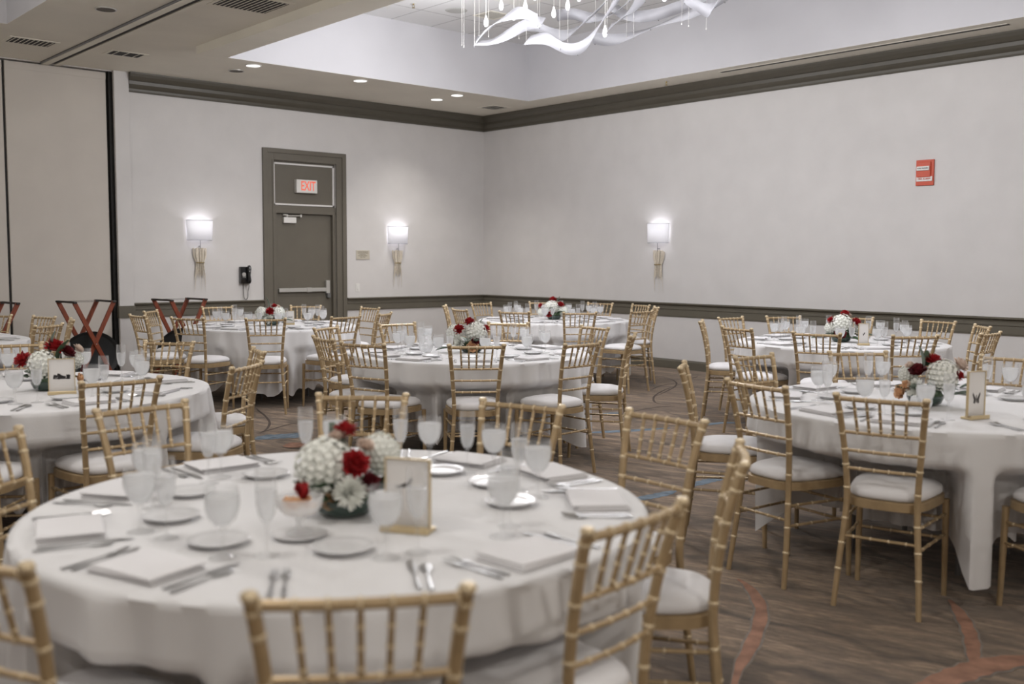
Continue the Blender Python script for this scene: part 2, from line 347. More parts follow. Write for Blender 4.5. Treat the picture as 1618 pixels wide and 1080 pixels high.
def run_right(prof, y0, y1, name):
    m_ = MB(); n = len(prof)
    vs = [(XR-a, y0, z) for a, z in prof] + [(XR-a, y1-a, z) for a, z in prof]
    m_.add(vs, [tuple(range(n)), tuple(reversed(range(n, 2*n)))] + [(i, (i+1) % n, (i+1) % n+n, i+n) for i in range(n)])
    struct(m_.build(name, MCROWN_SHADED if prof is CROWN else MRAIL))
run_back(CROWN, 4.905, XR, 'trim_4'); run_right(CROWN, YF, YB, 'trim_5')
run_back(RAIL, 4.905, 6.73, 'trim_6', False); run_back(RAIL, 8.075, XR, 'trim_7'); run_right(RAIL, YF, YB, 'trim_8')
mb = MB(); mb.box(4.708, YB-.062, .708, 4.916, YB-.05, .86).box(4.708, YB-.05, .708, 4.72, YB, .86)
struct(mb.build('trim_9', MRAIL))
run_back(BASE, 4.905, 6.73, 'baseboard_back', False); run_back(BASE, 8.075, XR, 'baseboard_back', True); run_right(BASE, YF, YB, 'baseboard_right')

# partition panels standing against the end wall
def panel(x0, x1, label):
    o = empty('partition_panel', ((x0+x1)/2, YB+.09, 0)); w = (x1-x0)/2
    MB().box(-w, -.04, .02, w, .04, 3.745).build('panel_face', MPANEL, o, bevel=.004)
    MB().box(-w, -.046, 3.66, w, -.0405, 3.735).build('top_seal', MPANEL, o)
    MB().box(w+.002, -.02, .02, w+.022, .04, 3.745).build('edge_seal', MBLK, o)
    tag(o, label, 'partition', 'folding wall panels')
panel(3.495, 4.655, 'tall beige fabric partition panel behind the tray stand, beside the pilaster')
panel(2.29, 3.465, 'tall beige partition panel cut by the frame edge, far from the pilaster')
panel(1.09, 2.26, 'tall beige partition panel, farthest of the row from the pilaster')
struct(MB().box(4.679, YB+.02, 0, 4.72, YB+.13, 3.757).build('trim_10', MBLK))

# ---- door
d = struct(empty('door_1', ((DX0+DX1)/2, YB, 0))); W = .5
mb = MB()
for sx in (-1, 1):
    a, b_ = sorted((sx*.5, sx*.667)); mb.box(a, -.02, 0, b_, 0, 2.985)
    a, b_ = sorted((sx*.60, sx*.667)); mb.box(a, -.036, 0, b_, -.02, 2.985)
    a, b_ = sorted((sx*.5, sx*.525)); mb.box(a, -.03, 0, b_, -.02, 2.84)
mb.box(-.5, -.02, 2.826, .5, 0, 2.985).box(-.6, -.036, 2.925, .6, -.02, 2.985).box(-.5, -.03, 2.826, .5, -.02, 2.85)
mb.build('door_frame', MDOOR, d, bevel=.003)
mb = MB(); mb.box(-.5, 0.0, 2.10, .5, .10, 2.20)
for sx in (-1, 1):
    a, b_ = sorted((sx*.452, sx*.5)); mb.box(a, 0.0, 0, b_, .10, 2.10)
mb.build('inner_frame', MDOOR, d, bevel=.003)
MB().box(-.5, .03, 2.20, .5, .06, 2.826).build('transom_panel', MDOOR, d)
mb = MB(); q = .022
mb.box(-.487, .018, 2.213, .487, .03, 2.213+q).box(-.487, .018, 2.80-q, .487, .03, 2.80).box(-.487, .018, 2.213, -.487+q, .03, 2.80).box(.487-q, .018, 2.213, .487, .03, 2.80)
mb.build('white_bead', mat('white_tape', (0.72, 0.70, 0.68), 0.6), d)['label'] = 'white strip around the transom'
lf = MB().box(-.45, .055, .01, .45, .09, 2.098).build('door_leaf', MDOOR, d, bevel=.002)
mb = MB(); mb.lathe([(0, -.004), (.008, -.004), (.010, 0)], 12, mtx=Matrix.Translation((.0, .055, 1.55)) @ Matrix.Rotation(R(-90), 4, 'X') @ Matrix.Scale(-1, 4, (0,0,1)))
mb.build('peephole', MALU, lf, smooth=True)
mb = MB(); mb.box(-.42, .012, .99, .36, .038, 1.045).box(-.42, .02, .995, -.38, .055, 1.04).box(.02, .006, .985, .10, .040, 1.05)
mb.box(.34, .008, .965, .40, .055, 1.15)
mb.build('panic_bar', MALU, d, bevel=.004)['label'] = 'brushed metal push bar'
MB().box(.355, .0, .90, .405, .055, .965).build('latch_case', MGREYM, d, bevel=.003)
mb = MB(); mb.box(-.335, .005, 1.965, -.14, .05, 2.045)
mb.build('door_closer', MPLAS, d, bevel=.004)['label'] = 'white door closer body'
mb = MB(); mb.tube([(-.30, .02, 2.062), (-.07, .0, 2.068)], .008, 8).tube([(-.27, .03, 2.045), (-.27, .03, 2.085)], .014, 10).tube([(-.07, .0, 2.05), (-.07, .0, 2.085)], .013, 10).tube([(-.34, .02, 2.075), (-.29, .02, 2.078)], .012, 8)
mb.build('closer_arm', MALU, d, smooth=True)

# ---- exit sign
ex = empty('exit_sign', (7.41, YB-.012, 2.485)); tag(ex, 'white exit sign with red letters above the grey door', 'exit sign')
MB().box(-.165, -.03, -.092, .165, .041, .092).build('housing', MPLAS, ex, bevel=.004)
def text(s, size, parent, loc, m, name='lettering', ext=.002, rot=(R(90), 0, 0), sx=1.0):
    cu_ = bpy.data.curves.new(name, 'FONT'); cu_.body = s; cu_.size = size; cu_.extrude = ext; cu_.align_x = 'CENTER'; cu_.align_y = 'CENTER'
    cu_.resolution_u = 2
    if s == 'EXIT': cu_.offset = .002
    tmp = bpy.data.objects.new('tmp', cu_); COL.objects.link(tmp); bpy.context.view_layer.update()
    me = bpy.data.meshes.new_from_object(tmp.evaluated_get(bpy.context.evaluated_depsgraph_get())); bpy.data.objects.remove(tmp); me.materials.clear(); me.materials.append(m)
    o = bpy.data.objects.new(name, me); COL.objects.link(o); o.parent = parent; o.location = loc; o.rotation_euler = rot; o.scale.x = sx
    return o
t_ = text('EXIT', .185, ex, (.018, -.033, 0), MEXIT, sx=.62)

# ---- room sign, switch, phone
rs = empty('wall_sign', (8.361, YB, 1.525)); tag(rs, 'small tan notice plate on the wall beside the door frame', 'sign')
MB().box(-.118, -.010, -.068, .118, 0, .068).build('plate', MBEIGEP, rs, bevel=.003)
mb = MB()
for z_, w_ in ((.045, .095), (.027, .09), (.004, .06), (-.014, .085), (-.035, .05)):
    x_ = -w_
    while x_ < w_-.01:
        l_ = random.uniform(.008, .026); mb.box(x_, -.0115, z_-.0045, min(w_, x_+l_), -.0100, z_+.0045); x_ += l_+.005
mb.build('printed_lines', mat('sign_ink', (0.20, 0.18, 0.14), .7), rs)
sw = empty('light_switch', (8.267, YB, 1.04)); tag(sw, 'white light switch plate low on the wall near the door', 'light switch')
MB().box(-.035, -.006, -.06, .035, 0, .06).build('plate', MPLAS, sw, bevel=.002)
MB().box(-.016, -.011, -.033, .016, -.0062, .033).build('rocker', MPLAS, sw, bevel=.002)
ph = empty('wall_phone', (6.437, YB, 1.235)); tag(ph, 'black wall telephone with hanging cord beside the grey door', 'telephone')
mb = MB(); mb.prism([(0, -.115), (-.055, -.115), (-.07, -.05), (-.045, .115), (0, .115)], -.072, .072, axis='x')
mb.v = [(x, y, z) for x, y, z in mb.v]; mb.build('phone_body', MPHONE, ph, bevel=.006)
mb = MB(); mb.tube([(.035, -.085, .125), (.035, -.105, .09), (.035, -.10, 0), (.035, -.105, -.07), (.035, -.085, -.10)], [.022, .024, .014, .024, .022], 12)
mb.build('handset', MPHONE, ph, smooth=True)
mb = MB(); mb.lathe([(0, .0), (.026, .0), (.028, -.006)], 20, mtx=Matrix.Translation((-.028, -.068, .01)) @ Matrix.Rotation(R(90), 4, 'X'))
for i in range(12):
    mb.box(-.048+.016*(i % 3), -.073, .02-.016*(i//3), -.038+.016*(i % 3), -.064, .029-.016*(i//3))
mb.build('keypad', MALU, ph)
cp = [(-.015, -.02, -.115), (-.018, -.025, -.20), (-.018, -.03, -.29), (-.005, -.03, -.325), (.018, -.03, -.33), (.040, -.03, -.30), (.044, -.03, -.22), (.048, -.05, -.16), (.038, -.075, -.11)]
mb = MB(); mb.tube(resample(cp, 40), .0045, 6); mb.build('cord', MPHONE, ph, smooth=True)

# ---- fire alarm pull
fa = empty('fire_alarm_pull', (XR, 5.354, 2.42), R(-90)); tag(fa, 'red fire alarm pull station high on the long wall', 'fire alarm')
# local: x along wall, -y out of the wall
MB().box(-.10, -.02, -.138, .10, 0, .138).build('back_plate', MALARM, fa, bevel=.004)
MB().box(-.082, -.036, -.05, .07, -.0205, .115).build('pull_cover', MALARM, fa, bevel=.006)
pb = MB().box(-.080, -.050, .022, .060, -.0365, .068).build('pull_bar', MPLAS, fa, bevel=.004)
text('PULL DOWN', .020, pb, (-.010, -.051, .045), MINK)
wl = MB().box(-.088, -.028, -.092, .088, -.0205, -.042).build('white_plate', MPLAS, fa)
text('FIRE ALARM', .026, wl, (0, -.030, -.067), MALARM)

# ---- sconces
def sconce(loc, rz, label):
    o = empty('wall_sconce', loc, rz); tag(o, label, 'wall lamp', 'wall sconces')
    # half-drum shade, curved outwards
    m_ = MB(); n = 16; w, h, dp = .172, .262, .12; vs = []; fs = []
    for z_, sc in ((0, .97), (h, 1.04)):
        for i in range(n+1):
            a = PI*i/n; vs.append((-w*sc*math.cos(a), -.012-dp*sc*math.sin(a)**.7, z_))
    for i in range(n): fs.append((i, i+1, n+2+i, n+1+i))
    m_.add(vs, fs); sh = m_.build('lamp_shade', MSHADE, o, smooth=True, loc=(0, 0, 1.70)); md = sh.modifiers.new('s', 'SOLIDIFY'); md.thickness = .003
    m_ = MB()
    for z_, sc in ((.0, .975), (h, 1.045)):
        m_.tube([(-w*sc*math.cos(PI*i/n), -.012-dp*sc*math.sin(PI*i/n)**.7, z_) for i in range(n+1)], .0022, 6)
    m_.build('rim_wire', MGREYM, sh)
    m_ = MB(); m_.tube([(0, -.05, 1.585), (0, -.05, 1.80)], .004, 8).lathe([(0, 1.80), (.016, 1.80), (.016, 1.84), (0, 1.84)], 12, (0, -.05, 0)); m_.tube([(0, 0, 1.62), (0, -.05, 1.62)], .005, 8)
    m_.build('stem', MGREYM, o, smooth=True)
    m_ = MB(); rn = random.Random(3)
    for i in range(46):
        a = rn.uniform(-1, 1); dq = rn.uniform(0, 1)
        top = Vector((a*.105*(1-.1*dq), -.012-.055*math.sqrt(max(0, 1-a*a))*dq, 1.60-.03*a*a*rn.random()))
        mid = Vector((a*.055, -.02-.04*math.sqrt(max(0, 1-a*a))*dq, 1.405))
        low = Vector((a*.066+rn.uniform(-.006, .006), -.012-.03*dq, rn.uniform(1.20, 1.30)))
        m_.tube([top, (top+mid)/2+Vector((a*.012, 0, -.01)), mid, (mid+low)/2, low], [.0045, .0045, .0038, .0035, .0015], 5)
    m_.build('fibre_sheaf', MFRING, o, smooth=True)
    m_ = MB()
    for i in range(7):
        a = rn.uniform(-1, 1); m_.tube([(a*.05, -.03, 1.38), (a*.075, -.03, 1.22), (a*.07+rn.uniform(-.02, .02), -.015, rn.uniform(1.02, 1.12))], [.003, .0025, .0008], 5)
    m_.build('trailing_fibres', MFRING, o, smooth=True)
    m_ = MB(); m_.tube([(-.055, -.03, 1.405), (-.03, -.062, 1.405), (0, -.07, 1.405), (.03, -.062, 1.405), (.055, -.03, 1.405)], .006, 6)
    for i in range(5): 
        a = -.05+.025*i; m_.lathe([(0, -.008), (.008, 0), (0, .008)], 8, (a, -.03-.042*math.sqrt(max(0, 1-(a/.055)**2)), 1.405))
    m_.build('tie_band', MBRASS, o, smooth=True)
    ld = bpy.data.lights.new('sconce_lamp', 'POINT'); ld.energy = 2.0; ld.color = (.93, .92, 1.0); ld.shadow_soft_size = .035
    lo = bpy.data.objects.new('sconce_lamp', ld); COL.objects.link(lo); lo.parent = o; lo.location = (0, -.07, 1.86)
sconce((5.80, YB, 0), 0, 'lit wall sconce between the beige partition and the wall phone')
sconce((8.975, YB, 0), 0, 'lit wall sconce between the tan notice plate and the room corner')
sconce((XR, 9.08, 0), R(-90), 'lit wall sconce alone on the long wall')

# ---- ceiling fittings
def vent(cx, cy, w, h, ang, label, slats=10, dirn='x'):
    o = empty('ceiling_vent', (cx, cy, ZC), ang); tag(o, label, 'vent', 'ceiling air vents')
    m_ = MB(); a, b_ = w/2, h/2; f = .035
    m_.box(-a, -b_, -.005, a, -b_+f, 0).box(-a, b_-f, -.005, a, b_, 0).box(-a, -b_+f, -.005, -a+f, b_-f, 0).box(a-f, -b_+f, -.005, a, b_-f, 0)
    m_.build('vent_frame', MCEIL, o)
    MB().box(-a+f, -b_+f, -.003, a-f, b_-f, -.001).build('dark_duct', MBLK, o)
    m_ = MB()
    for i in range(slats):
        x_ = -a+f+(w-2*f)*(i+.5)/slats
        m_.box(-.004, -b_+f, -.0007, .004, b_-f, .0007, mtx=Matrix.Translation((x_, 0, -.0055)) @ Matrix.Rotation(R(15), 4, 'Y'))
    m_.build('louver_blades', MCEIL, o)
    return o
vent(3.46, 11.75, .50, .36, 0, 'square louvred air vent between the two ceiling recesses, beside the partition track', 9)
vent(4.46, 11.70, .42, .30, 0, 'small rectangular ceiling vent above the pilaster', 3)
vent(4.45, 8.65, .60, .55, 0, 'large louvred ceiling vent cut by the top of the frame', 12)
vent(10.13, 11.90, .36, .36, 0, 'dark square ceiling vent in the room corner', 3)
so = empty('slot_diffuser', (10.295, 6.08, ZC)); tag(so, 'long dark linear air slot in the ceiling along the long wall', 'vent')
MB().box(-.05, -1.72, -.004, -.026, 1.72, 0).box(.026, -1.72, -.004, .05, 1.72, 0).build('slot_frame', MCEIL, so)
MB().box(-.026, -1.72, -.0045, .026, 1.72, -.001).build('dark_slot', MBLK, so)
def downlight(x, y, lit, label):
    o = empty('recessed_downlight', (x, y, ZC)); tag(o, label, 'ceiling light', 'recessed ceiling lights' if lit else None)
    m_ = MB(); m_.lathe([(.098, 0), (.098, -.008), (.088, -.010), (.082, -.002)], 28); m_.build('trim_ring', MPLAS if lit else MALU, o, smooth=True)
    if lit: MB().lathe([(0, -.006), (.05, -.006), (.083, -.0035)], 28).build('lens', MLENS, o, smooth=True)
    else: MB().lathe([(0, -.0085), (.05, -.009), (.084, -.0095)], 28).build('reflector_cone', mat('dull_cone', (0.10, 0.085, 0.065), .5, metal=.3), o, smooth=True)
for x, y, lb in ((5.85, 11.33, 'lit recessed downlight beside the dark unlit one'), (7.36, 11.33, 'lit recessed downlight alone over the grey door'), (9.02, 11.88, 'lit recessed downlight close to the dark moulding, of the pair'), (9.0, 11.38, 'lit recessed downlight close to the recess edge, of the pair')):
    downlight(x, y, True, lb)
downlight(5.85, 11.78, False, 'unlit recessed downlight with a dull metal cone')
downlight(3.54, 9.74, False, 'dark round unlit can light beyond the partition track')
def sprinkler(x, y, z, label):
    o = empty('fire_sprinkler', (x, y, z)); tag(o, label, 'sprinkler')
    MB().lathe([(0, -.004), (.03, -.004), (.034, 0)], 16).build('escutcheon', MPLAS, o, smooth=True)
    m_ = MB(); m_.tube([(0, 0, -.004), (0, 0, -.02)], .010, 8).tube([(-.012, 0, -.02), (-.014, 0, -.035), (0, 0, -.05)], .003, 6).tube([(.012, 0, -.02), (.014, 0, -.035), (0, 0, -.05)], .003, 6).lathe([(0, -.052), (.018, -.053), (.018, -.050)], 12)
    m_.build('sprinkler_head', MBRASS, o, smooth=True)
sprinkler(10.29, 8.66, ZC, 'small sprinkler head at the tip of the long air slot')
sprinkler(7.43, 10.25, COFZ, 'brass sprinkler head on the recess ceiling')
spk = empty('ceiling_speaker', (8.03, 10.17, COFZ)); tag(spk, 'round white speaker grille on the tiled recess ceiling', 'speaker')
MB().lathe([(0, -.008), (.10, -.010), (.13, -.006), (.14, 0)], 30).build('grille', mat('speaker_grey', (0.48, 0.48, 0.46), .7), spk, smooth=True)
v5 = vent(8.52, 10.05, .36, .36, 0, 'square louvred vent on the tiled recess ceiling behind the chandelier', 10); v5.location.z = COFZ
tri = empty('hanging_light_panel', (7.06, 10.25, 4.50)); tag(tri, 'white panel light corner hanging from the recess ceiling', 'ceiling light')
MB().prism([(.146, .232), (-.171, -.049), (-.55, -.60), (-.012, -.195)], 0, .018).build('diffuser_panel', MPLAS, tri)
MB().tube([(-.05, 0, .018), (-.05, 0, .06)], .006, 6).build('hanger', MGREYM, tri)

# ---- chandelier
RIB = [[[7.3, 8.893, 3.874], [7.3, 8.751, 3.947], [7.3, 8.59, 4.016], [7.3, 8.401, 4.057], [7.3, 8.227, 4.067], [7.3, 8.057, 4.03], [7.3, 7.88, 3.935]], [[7.5, 9.103, 3.921], [7.5, 8.879, 3.9], [7.5, 8.609, 3.927], [7.5, 8.348, 3.979], [7.5, 8.176, 3.99], [7.5, 8.017, 3.964]], [[7.5, 8.265, 3.818], [7.5, 8.094, 3.811], [7.5, 7.937, 3.78], [7.5, 7.801, 3.707], [7.5, 7.659, 3.64], [7.5, 7.501, 3.616], [7.5, 7.357, 3.651], [7.5, 7.234, 3.745], [7.5, 7.123, 3.85], [7.5, 7.013, 3.941], [7.5, 6.914, 4.056]], [[7.9, 8.761, 4.123], [7.9, 8.527, 4.07], [7.9, 8.32, 3.967], [7.9, 8.099, 3.904], [7.9, 7.904, 3.94], [7.9, 7.716, 4.028], [7.9, 7.551, 4.116], [7.9, 7.416, 4.208]], [[8.0, 7.772, 3.84], [8.0, 7.548, 3.785], [8.0, 7.322, 3.769], [8.0, 7.104, 3.785], [8.0, 6.893, 3.814], [8.0, 6.688, 3.842], [8.0, 6.45, 3.862], [8.0, 6.221, 3.905], [8.0, 6.0, 3.97]], [[7.7, 7.241, 3.807], [7.7, 7.094, 3.864], [7.7, 6.968, 3.941], [7.7, 6.86, 3.995], [7.7, 6.763, 4.05]], [[8.2, 7.649, 4.17], [8.2, 7.51, 4.079], [8.2, 7.285, 4.014], [8.2, 7.025, 3.994], [8.2, 6.775, 4.013], [8.2, 6.534, 4.032], [8.2, 6.302, 4.05]], [[7.8, 6.331, 3.968], [7.8, 6.23, 3.891], [7.8, 6.139, 3.822], [7.8, 6.05, 3.794], [7.8, 5.963, 3.836], [7.8, 5.886, 3.902]], [[8.1, 8.429, 4.21], [8.1, 8.176, 4.18], [8.1, 7.93, 4.096], [8.1, 7.647, 4.06], [8.1, 7.42, 4.126], [8.1, 7.288, 4.218]]]
BULB = [[7.4, 8.838, 4.087], [7.6, 8.812, 4.294], [7.9, 8.936, 4.252], [7.5, 8.298, 4.172], [8.0, 8.376, 4.199], [7.7, 8.365, 4.339], [7.9, 8.053, 4.207], [7.6, 8.008, 4.268], [7.8, 7.397, 3.803], [8.0, 7.98, 4.304], [7.7, 7.451, 4.193], [8.1, 7.288, 4.218], [7.6, 6.436, 3.954], [8.0, 6.494, 4.076]]
WIRE = [[7.0, 8.766, 3.784], [7.0, 8.733, 3.759], [7.9, 6.469, 3.758], [7.9, 6.383, 3.726], [7.9, 6.168, 3.661], [7.5, 7.763, 3.656], [7.5, 7.641, 3.682], [8.0, 7.278, 3.775], [8.0, 7.181, 3.747], [7.9, 8.846, 3.995], [7.3, 8.838, 3.941], [7.3, 8.675, 3.901]]
ch = empty('chandelier', (7.7, 7.5, COFZ)); tag(ch, 'long white chandelier of wavy translucent ribbons and hanging bulbs in the ceiling recess', 'chandelier')
def rel(p): return (p[0]-7.7, p[1]-7.5, p[2]-COFZ)
mb = MB(); mb.box(-.75, -1.9, -.03, .75, 1.9, -.001); mb.build('ceiling_plate', MPLAS, ch)
for i, pts in enumerate(RIB):
    P = resample(pts, 36); m_ = MB(); vs = []; fs = []; n = len(P); wd = .062
    for k, p in enumerate(P):
        tw = .75*math.sin(k/n*5.5+i*1.3); p = Vector(rel(p)); w_ = Vector((math.sin(tw+.25), -.25, math.cos(tw+.25))).normalized()*wd
        vs += [p-w_, p+w_]
    for k in range(n-1): fs.append((2*k, 2*k+1, 2*k+3, 2*k+2))
    m_.add(vs, fs); o = m_.build('ribbon', MRIB, ch, smooth=True, angle=90); md = o.modifiers.new('s', 'SOLIDIFY'); md.thickness = .004
    m_ = MB()
    for k in (1, n//2, n-2):
        a = vs[2*k]; m_.tube([a+Vector((0, 0, -.008)), a+Vector((0, 0, .004))], .006, 6)
    m_.build('rivets', MGREYM, ch)
    for k in (1, n-2):
        a = vs[2*k]; MB().tube([a, (a.x, a.y, -.02)], .0016, 5).build('wire', MALU, ch)
for p in WIRE:
    p = rel(p); m_ = MB(); m_.tube([p, (p[0], p[1], -.02)], .0016, 5); m_.tube([(p[0], p[1], p[2]-.012), p], .0055, 6); m_.build('wire', MALU, ch)
for p in BULB:
    p = rel(p); m_ = MB(); m_.lathe([(0, -.045), (.014, -.042), (.024, -.02), (.026, .0), (.020, .035), (.012, .055), (.010, .075), (0, .076)], 14, p)
    b_ = m_.build('pendant_bulb', MBULB, ch, smooth=True); MB().tube([(p[0], p[1], p[2]+.075), (p[0], p[1], -.02)], .003, 5).build('bulb_cord', MPLAS, ch)
# added lights standing in for the chandeliers, set clear of the ribbons, plus fill
def point(x, y, z, e, r_=.12, c=(1, .97, .94)):
    l = bpy.data.lights.new('recess_and_fill_light', 'POINT'); l.energy = e; l.color = c; l.shadow_soft_size = r_
    o = bpy.data.objects.new('recess_and_fill_light', l); COL.objects.link(o); o.location = (x, y, z)
EN = 1.0
def down(x, y, z, e, c):
    l = bpy.data.lights.new('recess_and_fill_light', 'SPOT'); l.energy = e; l.color = c; l.shadow_soft_size = .15; l.spot_size = R(164); l.spot_blend = .35
    o = bpy.data.objects.new('recess_and_fill_light', l); COL.objects.link(o); o.location = (x, y, z)
for x, y, e in ((6.95, 8.95, 84), (6.75, 7.9, 78), (6.75, 6.2, 78), (6.75, 4.4, 75), (6.75, 2.4, 52)):
    point(x, y, 3.55, e*EN, c=(.975, .97, 1.0)); point(x, y, 4.2, e*(.16 if y < 8.5 else .05)*EN, c=(.97, .97, 1.0)); down(x, y, 3.5, e*.18*EN, (.98, .97, 1.0))
for x, y, e in ((.5, 8.4, 55), (.5, 5.2, 65), (.5, 2.4, 62)):
    point(x, y, 3.55, e*EN, c=(1, .965, .925)); point(x, y, 4.2, e*.3*EN, c=(1, .95, .88))
for x in (-1.0, 2.0, 5.0, 8.0): down(x, -2.2, ZC-.05, 185, (1, .95, .89))  # added fill row behind the camera, brightens cloth sides; no fixtures there
def spot(x, y, e, a=110):
    l = bpy.data.lights.new('downlight_lamp', 'SPOT'); l.energy = e; l.spot_size = R(a); l.spot_blend = .8; l.shadow_soft_size = .06; l.color = (1, .95, .9)
    o = bpy.data.objects.new('downlight_lamp', l); COL.objects.link(o); o.location = (x, y, ZC-.03)
for x, y in ((5.85, 11.33), (7.36, 11.33), (9.02, 11.88), (9.0, 11.38)): spot(x, y, 75*EN)

# ------------------------------------------------------------------ chair (faces +y)
ZS = .435
def post_pts(sx):
    P = [(.172, -.235, 0), (.166, -.222, .10), (.158, -.208, .22), (.148, -.195, .34), (.142, -.188, .45), (.145, -.192, .56), (.153, -.206, .67), (.163, -.228, .78), (.173, -.252, .87), (.178, -.264, .90)]
    return [(sx*x, y, z) for x, y, z in P]
NODES = [.16, .27, .37, .52, .59, .667, .745, .82, .875]
def post_mesh(sx):
    m_ = MB(); P = resample(post_pts(sx), 30); rad = []
    m_.tube(P, [.0115+.0025*min(1, p[2]/.3) if p[2] < .3 else .0135 for p in P], 8)
    for zn in NODES:
        k = min(range(len(P)), key=lambda i: abs(P[i][2]-zn)); a = Vector(P[k]); t = (Vector(P[min(k+1, 30)])-Vector(P[k-1])).normalized()
        m_.tube([a-t*.006, a-t*.0025, a+t*.0025, a+t*.006], [.0132, .0158, .0158, .0132], 8, mi=1)
    a = Vector(P[-1]); m_.lathe([(.0135, -.004), (.016, 0), (.0165, .006), (.012, .013), (0, .015)], 10, (a.x, a.y, a.z), mi=1)
    return m_.mesh('back_post', [MGOLD, MGOLD2], True)
def leg_mesh(sx):
    m_ = MB(); P = [(sx*.186, .178, 0), (sx*.184, .172, .22), (sx*.182, .168, .43)]
    m_.tube(P, [.0115, .0135, .0155], 8)
    return m_.mesh('leg', [MGOLD, MGOLD2], True)
def lerp_post(z):
    P = post_pts(1)
    for a, b_ in zip(P, P[1:]):
        if a[2] <= z <= b_[2]:
            t = (z-a[2])/(b_[2]-a[2]); return (a[0]+(b_[0]-a[0])*t, a[1]+(b_[1]-a[1])*t)
    return P[-1][:2]
def rod(a, b_, r_, nodes=(), bow=0.0):
    m_ = MB(); a = Vector(a); b_ = Vector(b_); P = [a.lerp(b_, i/8)+Vector((0, -bow*math.sin(PI*i/8), 0)) for i in range(9)]
    m_.tube(P, r_, 7)
    for t in nodes:
        c = a.lerp(b_, t)+Vector((0, -bow*math.sin(PI*t), 0)); t_v = (b_-a).normalized(); m_.tube([c-t_v*.004, c-t_v*.0015, c+t_v*.0015, c+t_v*.004], [r_, r_*1.35, r_*1.35, r_], 7, mi=1)
    return m_
def rmesh(name, *a, **k): return rod(*a, **k).mesh(name, [MGOLD, MGOLD2], True)
CH = []   # (name, mesh)
for sx in (-1, 1): CH.append(('back_post', post_mesh(sx)))
for sx in (-1, 1): CH.append(('leg', leg_mesh(sx)))
xt, yt = lerp_post(.888); CH.append(('top_rail', rmesh('top_rail', (-xt, yt, .888), (xt, yt, .888), .0105, (.04, .2, .35, .5, .65, .8, .96), .014)))
for z_ in (.745, .667, .590):
    x_, y_ = lerp_post(z_); CH.append(('cross_rail', rmesh('cross_rail', (-x_, y_, z_), (x_, y_, z_), .0072, (.03, .2, .4, .6, .8, .97), .010)))
x1_, y1_ = lerp_post(.745)
for i in range(5):
    u = (i-2)*.298; bw = math.sin(PI*(u+1)/2)
    CH.append(('spindle', rmesh('spindle', (u*x1_, y1_-.010*bw, .748), (u*xt, yt-.014*bw, .884), .0062, (.12, .42, .72), 0)))
# stretchers
xa, ya = lerp_post(.30); CH.append(('stretcher', rmesh('stretcher', (-xa, ya, .30), (xa, ya, .30), .0065, (.15, .38, .62, .85))))
for z_ in (.345, .255): CH.append(('stretcher', rmesh('stretcher', (-.183, .172, z_), (.183, .172, z_), .0065, (.15, .38, .62, .85))))
for sx in (-1, 1):
    for z_ in (.365, .275):
        xb, yb = lerp_post(z_); CH.append(('stretcher', rmesh('stretcher', (sx*xb, yb, z_), (sx*.184, .170, z_), .0065, (.15, .38, .62, .85))))
def seat_outline(s, n=36):
    pts = []
    for i in range(n):
        a = 2*PI*i/n; c, q_ = math.cos(a), math.sin(a)
        e = .55; x_ = math.copysign(abs(c)**e, c); y_ = math.copysign(abs(q_)**e, q_)
        w = .178+.027*y_; pts.append((x_*w*s, y_*.200*s))
    return pts
def seat_mesh():
    m_ = MB(); O = seat_outline(1); I = seat_outline(.93); n = len(O)
    vs = [(x, y, ZS-.012) for x, y in I] + [(x, y, ZS-.008) for x, y in O] + [(x, y, ZS+.026) for x, y in O] + [(x, y, ZS+.030) for x, y in I]
    fs = [tuple(range(n)), tuple(reversed(range(3*n, 4*n)))] + [(k*n+i, k*n+(i+1) % n, (k+1)*n+(i+1) % n, (k+1)*n+i) for k in range(3) for i in range(n)]
    m_.add(vs, fs); return m_.mesh('seat_frame', [MGOLD, MGOLD2], True)
def cushion_mesh():
    m_ = MB(); prof = [(.90, 0), (.955, .006), (.97, .020), (.94, .034), (.85, .046), (.65, .056), (.35, .061), (.0, .063)]; n = 36; vs = []; fs = []
    for s, h in prof: vs += [(x, y, ZS+.030+h) for x, y in seat_outline(s if s > 0 else .001, n)]
    for k in range(len(prof)-1):
        for i in range(n): fs.append((k*n+i, k*n+(i+1) % n, (k+1)*n+(i+1) % n, (k+1)*n+i))
    fs.append(tuple(range(n)))
    m_.add(vs, fs); return m_.mesh('cushion', MCUSH, True, 80)
CH.append(('seat_frame', seat_mesh())); CH.append(('cushion', cushion_mesh()))
chair_proto = None
def make_chair(loc, rz, label, group):
    global chair_proto
    if chair_proto is None:
        o = empty('banquet_chair', loc, rz)
        for nme, me in CH: inst(nme, me, o)
        chair_proto = o
    else:
        o = copy_tree(chair_proto); o.location = loc; o.rotation_euler.z = rz
    tag(o, label, 'chair', group); return o

